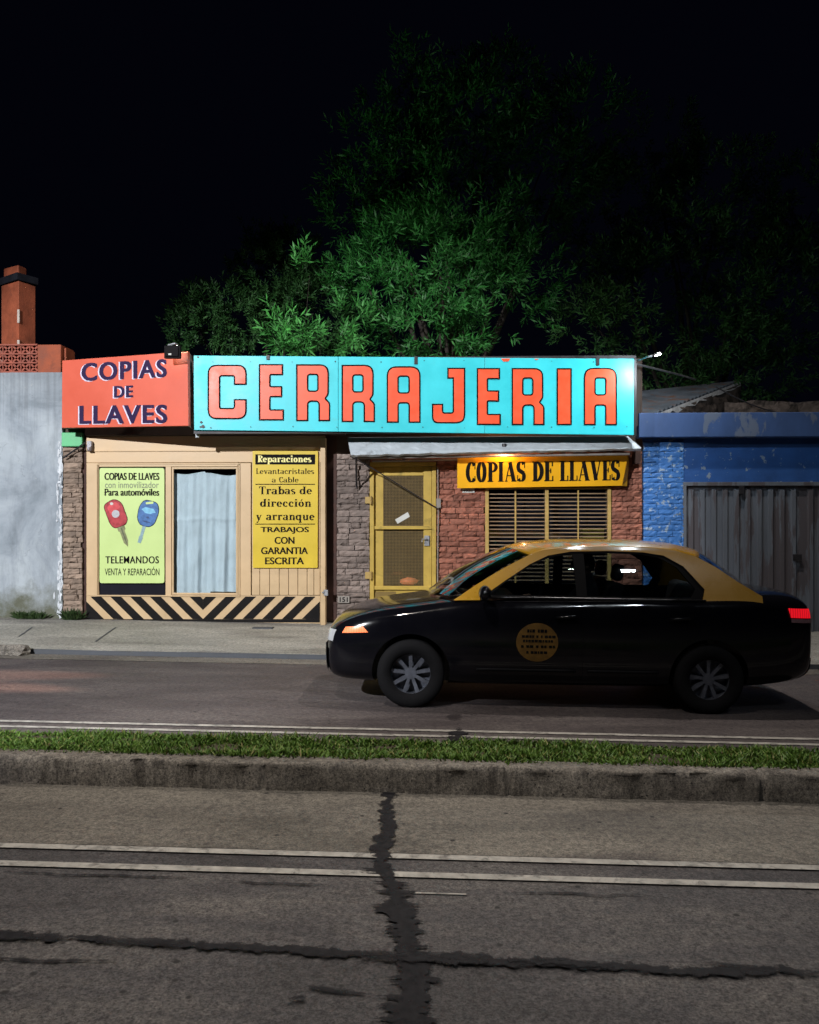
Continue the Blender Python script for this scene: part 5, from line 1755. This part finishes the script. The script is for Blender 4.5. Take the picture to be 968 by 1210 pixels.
# doors: skins that follow the body side
def arch_x(z): return WB - math.sqrt(max(.37 ** 2 - (z - .30) ** 2, 0)) if z < .66 else 9
for side in (-1, 1):
    for (xa, xb, rear) in ((.52, 1.44, False), (1.46, 2.40, True)):
        mb = MB()
        def df(u, v):
            z = .25 + .665 * v
            lo = xa + (.05 * (1 - v) if not rear else 0)
            hi = min(xb, arch_x(z)) if rear else xb
            return on_side(lo + (hi - lo) * u, z, side, .005)
        mb.grid(df, 16, 22)
        d_ = mb.build('door', M['car_black'], taxi, smooth=True, local=True, normals=False)
        hx = xb - .13
        hb = MB()
        p, q = on_side(hx - .08, .80, side, .03), on_side(hx + .08, .81, side, .03)
        hb.tube([p - Vector((0, side * .03, 0)), p, q, q - Vector((0, side * .03, 0))], .012, 8)
        hb.build('handle', M['chrome'] if False else M['car_black'], d_, smooth=True, local=True)
        rb = MB()
        for k in range(1):
            pts = [on_side(xa + .04 + (min(xb, 2.14) - xa - .08) * t / 8, .345, side, .010) for t in range(9)]
            rb.tube(pts, .014, 6)
        rb.build('rubbing_strip', M['trim'], d_, smooth=True, local=True)
# round yellow licence badge on the front door
def badge(name, m, shape, off, par):
    vs2, fs2 = shape
    b = MB(); b.add([on_side(x, z, -1, off) for x, z in vs2], fs2)
    return b.build(name, m, par, local=True, normals=False)
cxb, czb = 1.07, .585
rings = []
def disc(r, n=28, nr=4):
    vs2 = [(cxb, czb)]; fs2 = []
    for j in range(1, nr + 1):
        for k in range(n):
            t = 2 * math.pi * k / n
            vs2.append((cxb + r * j / nr * math.cos(t) * 1.08, czb + r * j / nr * math.sin(t)))
    for k in range(n): fs2.append((0, 1 + k, 1 + (k + 1) % n))
    for j in range(nr - 1):
        for k in range(n):
            a, b = 1 + j * n + k, 1 + j * n + (k + 1) % n
            fs2.append((a, a + n, b + n, b))
    return vs2, fs2
bd = badge('licence_badge', mat('faded_yellow_badge', (0.11, 0.055, 0.006), 0.7, 0.35, 14), disc(.165), .0085, taxi)
b = MB()
for (z0, z1, w) in ((.085, .110, .085), (.040, .060, .13), (.002, .022, .12), (-.045, -.025, .135), (-.095, -.075, .09)):
    q = -w
    while q < w:
        l = random.uniform(.012, .030)
        b.grid(lambda u, v: on_side(cxb + q + l * u, czb + z0 + (z1 - z0) * v, -1, .0115), 2, 1)
        q += l + (random.uniform(.018, .026) if random.random() < .25 else .006)
b.build('lettering', M['car_black'], bd, local=True, normals=False)

# greenhouse
ZB, ZR, CB, CR = .945, 1.37, .735, .565
def cw(z): 
    t = (z - ZB) / (ZR - ZB)
    return CB + (CR - CB) * t - 0.02 * max(0, min(1, t)) * (max(0, min(1, t)) - 1) * 2
OUT = [(.36, .925), (.55, 1.055), (.78, 1.195), (1.0, 1.31), (1.16, 1.362), (1.40, 1.392), (1.70, 1.40), (2.02, 1.397), (2.28, 1.375), (2.46, 1.325), (2.62, 1.235), (2.80, 1.11), (2.98, 1.0), (2.98, .925)]
HOLE = [(.585, .945), (.80, 1.095), (1.02, 1.24), (1.18, 1.315), (1.38, 1.352), (1.70, 1.362), (2.0, 1.355), (2.18, 1.33), (2.34, 1.24), (2.50, 1.05), (2.46, .93)]
OUTY = OUT[:-1] + [(2.98, .93), (2.47, .93)] + HOLE[-2::-1] + [(.585, .93)]
OUTY = [(.36, .925)] + OUTY[1:]
W1 = [(.66, .975), (.83, 1.10), (1.04, 1.235), (1.20, 1.30), (1.36, 1.330), (1.395, 1.330), (1.41, .975)]
W2 = [(1.50, .975), (1.49, 1.338), (1.70, 1.342), (1.98, 1.335), (2.14, 1.312), (2.28, 1.23), (2.42, 1.05), (2.38, .975)]
def dense(pl, step=.04):
    out = []
    for i in range(len(pl)):
        a, b_ = Vector(pl[i - 1]), Vector(pl[i])
        n = max(1, int((b_ - a).length / step))
        for k in range(n): out.append(tuple(a.lerp(b_, (k + 1) / n)))
    return out
def side_shell(name, polys, m, side, off, th, par):
    polys = [dense(p) for p in polys]
    vs2, fs2 = fill(polys)
    n = len(vs2)
    f3 = [Vector((x, side * (cw(z) + off), z)) for x, z in vs2]
    b3 = [Vector((x, side * (cw(z) + off - th), z)) for x, z in vs2]
    ec = {}
    for f in fs2:
        for i in range(len(f)):
            e = (f[i - 1], f[i]); k = tuple(sorted(e)); ec.setdefault(k, []).append(e)
    fsx = list(fs2) + [tuple(i + n for i in f[::-1]) for f in fs2]
    fsx += [(e[0][0], e[0][1], e[0][1] + n, e[0][0] + n) for e in ec.values() if len(e) == 1]
    b = MB().add(f3 + b3, fsx)
    return b.build(name, m, par, local=True)
def ze(x):
    for (a, b_) in zip(OUT[:-2], OUT[1:-1]):
        if a[0] <= x <= b_[0]:
            return a[1] + (b_[1] - a[1]) * (x - a[0]) / (b_[0] - a[0])
    return OUT[0][1] if x < OUT[0][0] else .95
XF, XR = 1.02, 2.48
def roof_pt(u, v):
    s = 2 * v - 1
    x0 = XF - .17 * (1 - s * s); x1 = XR + .12 * (1 - s * s)
    xs_ = XF + (XR - XF) * u
    x = x0 + (x1 - x0) * u
    z = ze(xs_)
    w = cw(z)
    k = 1 - abs(s) ** 2.6
    return Vector((x, s * w, z + .055 * k))
mb = MB(); mb.grid(roof_pt, 40, 26)
rf_ = mb.build('roof', M['car_yellow'], taxi, smooth=True, local=True, normals=False)
so = rf_.modifiers.new('solid', 'SOLIDIFY'); so.thickness = 0.02; so.offset = -1
def ws(u, v):
    s = 2 * v - 1
    top = roof_pt(0, v)
    bot = Vector((.40 - .26 * (1 - s * s), s * cw(.95), .945 + .012 * (1 - s * s)))
    p = bot.lerp(top, u); p.z += .03 * math.sin(math.pi * u); p.x -= .02 * math.sin(math.pi * u)
    return p
mb = MB(); mb.grid(ws, 14, 22); mb.build('windscreen', M['car_glass'], taxi, smooth=True, local=True, normals=False)
def rw(u, v):
    s = 2 * v - 1
    top = roof_pt(1, v)
    bot = Vector((2.93 + .12 * (1 - s * s), s * cw(1.0), 1.01 + .01 * (1 - s * s)))
    p = bot.lerp(top, u); p.z += .025 * math.sin(math.pi * u)
    return p
mb = MB(); mb.grid(rw, 14, 22); mb.build('rear_window', M['car_glass'], taxi, smooth=True, local=True, normals=False)
for side in (-1, 1):
    side_shell('roof_pillar', [OUTY], M['car_yellow'], side, 0.004, .03, taxi)
    fr_ = side_shell('window_frame', [HOLE, W1, W2], M['trim'], side, -.002, .03, taxi)
    side_shell('front_window', [W1], M['car_glass'], side, -.008, .004, fr_)
    side_shell('rear_side_window', [W2], M['car_glass'], side, -.008, .004, fr_)
    mb = MB(); mb.tube([(.34, side * (cw(.95) - .01), .95), (.56, side * (cw(1.06) + .002), 1.065)], .012, 6)
    q = Vector((.62, side * .86, 1.0))
    bm = bmesh.new(); bmesh.ops.create_icosphere(bm, subdivisions=3, radius=1)
    mb2 = MB().add([Vector((q.x + v.co.x * .055, q.y + v.co.y * .10, q.z + v.co.z * .065)) for v in bm.verts], [[v.index for v in f.verts] for f in bm.faces]); bm.free()
    mb2.tube([q, Vector((.66, side * .74, .97))], .02, 8)
    mb2.build('wing_mirror', M['car_black'], taxi, smooth=True, local=True)
    mb = MB(); mb.tube([(.60, side * (cw(.955) + .010), .955)] + [(x, side * (cw(.955) + .010), .957) for x in (1.0, 1.6, 2.2, 2.5)], .009, 6)  # strip added to catch a pale line of light under the windows
    mb.build('belt_moulding', M['steel_dark'], taxi, smooth=True, local=True)
    # lamps
    hl2 = MB()
    hl2.grid(lambda u, v: on_front(side * (.40 + .27 * u), .545 + .10 * v - .0 * u, .012), 8, 6)
    hlo = hl2.build('headlight', M['lamp_clear'], taxi, smooth=True, local=True, normals=False)
    ind = MB()
    def indf(u, v):
        x = -.60 + (.23 - .05 * v) * u + .03 * (1 - u) * v
        z = .625 + .052 * v + .015 * u
        return on_side(x, z, side, .010)
    ind.grid(indf, 8, 4)
    ind.build('indicator', M['lamp_orange'], taxi, smooth=True, local=True, normals=False)
    tl = MB()
    tl.grid(lambda u, v: on_side(3.21 + .205 * u - .02 * v * (1 - u), .825 + .08 * v - .01 * u, side, .010), 8, 6)
    rl = MB()
    rl.grid(lambda u, v: on_side(3.215 + .20 * u, .785 + .032 * v - .01 * u, side, .010), 8, 3)
    rl.build('reversing_light', M['lamp_pink'], taxi, smooth=True, local=True, normals=False)
    tl.build('tail_light', M['lamp_red'], taxi, smooth=True, local=True, normals=False)
# bumpers: proud mouldings round nose and tail
for (d, name) in ((-1, 'front_bumper'), (1, 'rear_bumper')):
    mb = MB()
    def bf(u, v):
        y = -.56 + 1.12 * u
        z = .26 + .20 * v
        return on_front(y, z, .018, d)
    mb.grid(bf, 20, 8)
    mb.build(name, M['trim'], taxi, smooth=True, local=True, normals=False)
    mb = MB()
    p = on_front(0, .40, .03, d)
    mb.box(min(p.x, p.x + d * .012), max(p.x, p.x + d * .012), -.26, .26, .36, .47)
    mb.build('number_plate', M['black_paint'], taxi, local=True)
mb = MB()
mb.grid(lambda u, v: on_front(-.30 + .60 * u, .53 + .07 * v, .012, -1), 8, 4)
mb.build('grille', M['trim'], taxi, local=True, normals=False)

# wheels
tyre_prof = [(.17, -.075), (.235, -.085), (.275, -.08), (.29, -.055), (.292, 0), (.29, .055), (.275, .08), (.235, .085), (.17, .075)]
def make_wheel(x, side):
    y = side * .705
    w_ = MB(); w_.lathe([(r, h * side) for r, h in tyre_prof], 48, (x, y, .29), 'y', closed=True)
    # wheel = an empty hub part carrying tyre and rim
    hub = MB(); hub.lathe([(0.0, side * .04), (.05, side * .04), (.055, side * .0), (.055, -side * .06), (0, -side * .06)], 20, (x, y, .29), 'y')
    h_ = hub.build('wheel', M['rim'], taxi, smooth=False, local=True)
    w_.build('tyre', M['rubber'], h_, smooth=True, local=True)
    rm = MB()
    rm.lathe([(.188, side * .075), (.180, side * .066), (.168, side * .050), (.165, -side * .03), (.05, -side * .035)], 48, (x, y, .29), 'y')
    for k in range(9):
        t = 2 * math.pi * k / 9 + .2
        c_, s_ = math.cos(t), math.sin(t)
        for dd in (-.018, .018):
            pass
        def sp(r, wv, yy): return (x + r * c_ - wv * s_, y + side * yy, .29 + r * s_ + wv * c_)
        rm.hexa([sp(.045, -.013, .038), sp(.172, -.017, .052), sp(.172, .017, .052), sp(.045, .013, .038)],
                [sp(.045, -.013, .012), sp(.172, -.017, .020), sp(.172, .017, .020), sp(.045, .013, .012)])
    rm.build('rim', M['rim'], h_, smooth=False, local=True, normals=True)
for x in (0, WB):
    for side in (-1, 1): make_wheel(x, side)

# interior
def soft_box(name, x0, x1, y0, y1, z0, z1, m, par, tilt=0):
    b = MB()
    b.hexa([(x0, y0, z0), (x1, y0, z0), (x1 + tilt, y0, z1), (x0 + tilt, y0, z1)], [(x0, y1, z0), (x1, y1, z0), (x1 + tilt, y1, z1), (x0 + tilt, y1, z1)])
    o = b.build(name, m, par, local=True)
    bv = o.modifiers.new('bevel', 'BEVEL'); bv.width = .05; bv.segments = 4
    return o
for y in (-.37, .37):
    s_ = soft_box('seat', 1.18, 1.66, y - .25, y + .25, .40, .56, M['seat'], taxi)
    soft_box('backrest', 1.60, 1.72, y - .24, y + .24, .54, 1.08, M['seat'], s_, .14)
    soft_box('headrest', 1.78, 1.86, y - .12, y + .12, 1.09, 1.24, M['seat'], s_, .02)
s_ = soft_box('rear_seat', 2.05, 2.52, -.62, .62, .40, .58, M['seat'], taxi)
soft_box('backrest', 2.44, 2.56, -.62, .62, .55, 1.05, M['seat'], s_, .12)
soft_box('dashboard', .62, .92, -.66, .66, .68, .93, M['trim'], taxi, .04)
mb = MB()
c = Vector((1.08, -.37, .86))
pts = [c + Vector((.07 * math.cos(2 * math.pi * k / 24) * 1.0, .18 * math.sin(2 * math.pi * k / 24), .165 * math.cos(2 * math.pi * k / 24))) for k in range(25)]
mb.tube(pts, .012, 8, cap=False)
mb.tube([c, Vector((.85, -.37, .80))], .02, 8); mb.tube([pts[6], pts[18]], .012, 6)
mb.build('steering_wheel', M['trim'], taxi, smooth=True, local=True)
# the car's lamps
TM = Matrix.Translation((OX, OY, gz(OX))) @ Matrix.Rotation(math.atan(-GRADE), 4, 'Y')
for y in (-.52, .52):
    p = TM @ Vector((-.80, y, .60)); t = TM @ Vector((-5.0, y * .4, -.05))
    spot('headlight_beam', p, t, 2400, 13, 1.0, (1.0, 0.50, 0.33), .05)

#%%DRIVER
# the driver, barely seen in the unlit cabin
def skin_body(name, pts, edges, m, subdiv=2):
    me = bpy.data.meshes.new(name)
    me.from_pydata([p[0] for p in pts], edges, [])
    o = bpy.data.objects.new(name, me); COL.objects.link(o)
    o.modifiers.new('skin', 'SKIN').use_smooth_shade = True
    for sv, p in zip(me.skin_vertices[0].data, pts):
        sv.radius = (p[1], p[2] if len(p) > 2 else p[1])
    me.skin_vertices[0].data[0].use_root = True
    sb = o.modifiers.new('sub', 'SUBSURF'); sb.levels = sb.render_levels = subdiv
    dg = bpy.context.evaluated_depsgraph_get(); dg.update()
    m2 = bpy.data.meshes.new_from_object(o.evaluated_get(dg))
    o.modifiers.clear(); o.data = m2
    m2.materials.clear(); m2.materials.append(m)
    m2.polygons.foreach_set('use_smooth', [True] * len(m2.polygons))
    return o
dy = -.37
pts = [((1.52, dy, .60), .15, .12), ((1.54, dy, .78), .15, .11), ((1.57, dy, .95), .17, .11), ((1.58, dy, 1.04), .10, .09), ((1.56, dy, 1.11), .052), ((1.54, dy, 1.17), .055),
       ((1.55, dy - .18, 1.00), .062), ((1.40, dy - .23, .82), .048), ((1.17, dy - .17, .88), .036), ((1.09, dy - .16, .90), .03),
       ((1.55, dy + .18, 1.00), .062), ((1.40, dy + .23, .82), .048), ((1.17, dy + .17, .88), .036), ((1.09, dy + .16, .90), .03),
       ((1.50, dy - .10, .58), .09), ((1.08, dy - .12, .62), .07), ((.90, dy - .12, .38), .05),
       ((1.50, dy + .10, .58), .09), ((1.08, dy + .12, .62), .07), ((.90, dy + .12, .38), .05)]
ed = [(0, 1), (1, 2), (2, 3), (3, 4), (4, 5), (2, 6), (6, 7), (7, 8), (8, 9), (2, 10), (10, 11), (11, 12), (12, 13), (0, 14), (14, 15), (15, 16), (0, 17), (17, 18), (18, 19)]
TM3 = TM
driver = skin_body('person', pts, ed, mat('dark_jacket', (0.03, 0.03, 0.036), 0.9, 0.2, 12))
tag(driver, 'person in dark clothes sitting at the wheel of the black taxi', 'person')
bm = bmesh.new()
bmesh.ops.create_uvsphere(bm, u_segments=24, v_segments=16, radius=1)
hv = []
for v in bm.verts:
    c = v.co.copy()
    x, y, z = c.x * .098, c.y * .076, c.z * .118
    if z < 0: x *= 1 - .16 * (-z / .118); y *= 1 - .28 * (-z / .118)
    if c.x < -.75:
        x -= .020 * math.exp(-((c.y / .16) ** 2) - ((c.z + .12) / .22) ** 2)      # nose
        x += .008 * math.exp(-(((abs(c.y) - .36) / .14) ** 2) - ((c.z - .10) / .12) ** 2)   # eye sockets
        x -= .006 * math.exp(-((c.y / .26) ** 2) - ((c.z + .48) / .08) ** 2)      # lips
    hv.append((1.52 + x, dy + y, 1.225 + z))
hm = MB().add(hv, [[v.index for v in f.verts] for f in bm.faces]); 
for sd in (-1, 1):
    hm.lathe([(0, .012), (.02, .012), (.028, 0), (0, -.004)], 12, (1.535, dy + sd * .076, 1.215), 'y')
head = hm.build('head', mat('skin', (0.30, 0.18, 0.13), 0.6, 0.1, 20), None, smooth=True, loc=(0, 0, 0))
head.parent = driver
hc = MB().add([(1.52 + (a[0] - 1.52) * 1.07 + .008, dy + (a[1] - dy) * 1.09, 1.225 + (a[2] - 1.225) * 1.06 + .006) for a in hv],
              [[v.index for v in f.verts] for f in bm.faces if f.calc_center_median().z > (.30 if f.calc_center_median().x < -.1 else -.45)])
hair = hc.build('hair', mat('dark_hair', (0.012, 0.009, 0.008), 0.6, 0.2, 40), None, smooth=True, loc=(0, 0, 0), normals=False)
hair.parent = driver
bm.free()
for sd in (-1, 1):
    hb = MB()
    c = Vector((1.065, dy + sd * .16, .905))
    hb.tube([c + Vector((.04, 0, -.01)), c, c + Vector((-.03, 0, .01))], [.028, .036, .030], 10)
    for k in range(4):
        q = c + Vector((-.02, 0, .026 - .018 * k))
        hb.tube([q, q + Vector((-.030, -sd * .012, .002)), q + Vector((-.038, -sd * .030, 0)), q + Vector((-.020, -sd * .040, 0))], [.0095, .009, .0085, .007], 6)
    hb.tube([c + Vector((.01, -sd * .02, .02)), c + Vector((.0, -sd * .04, .035)), c + Vector((-.02, -sd * .045, .04))], [.011, .010, .008], 6)
    h2 = hb.build('hand', bpy.data.materials['skin'], None, smooth=True, loc=(0, 0, 0)); h2.parent = driver
driver.matrix_world = TM
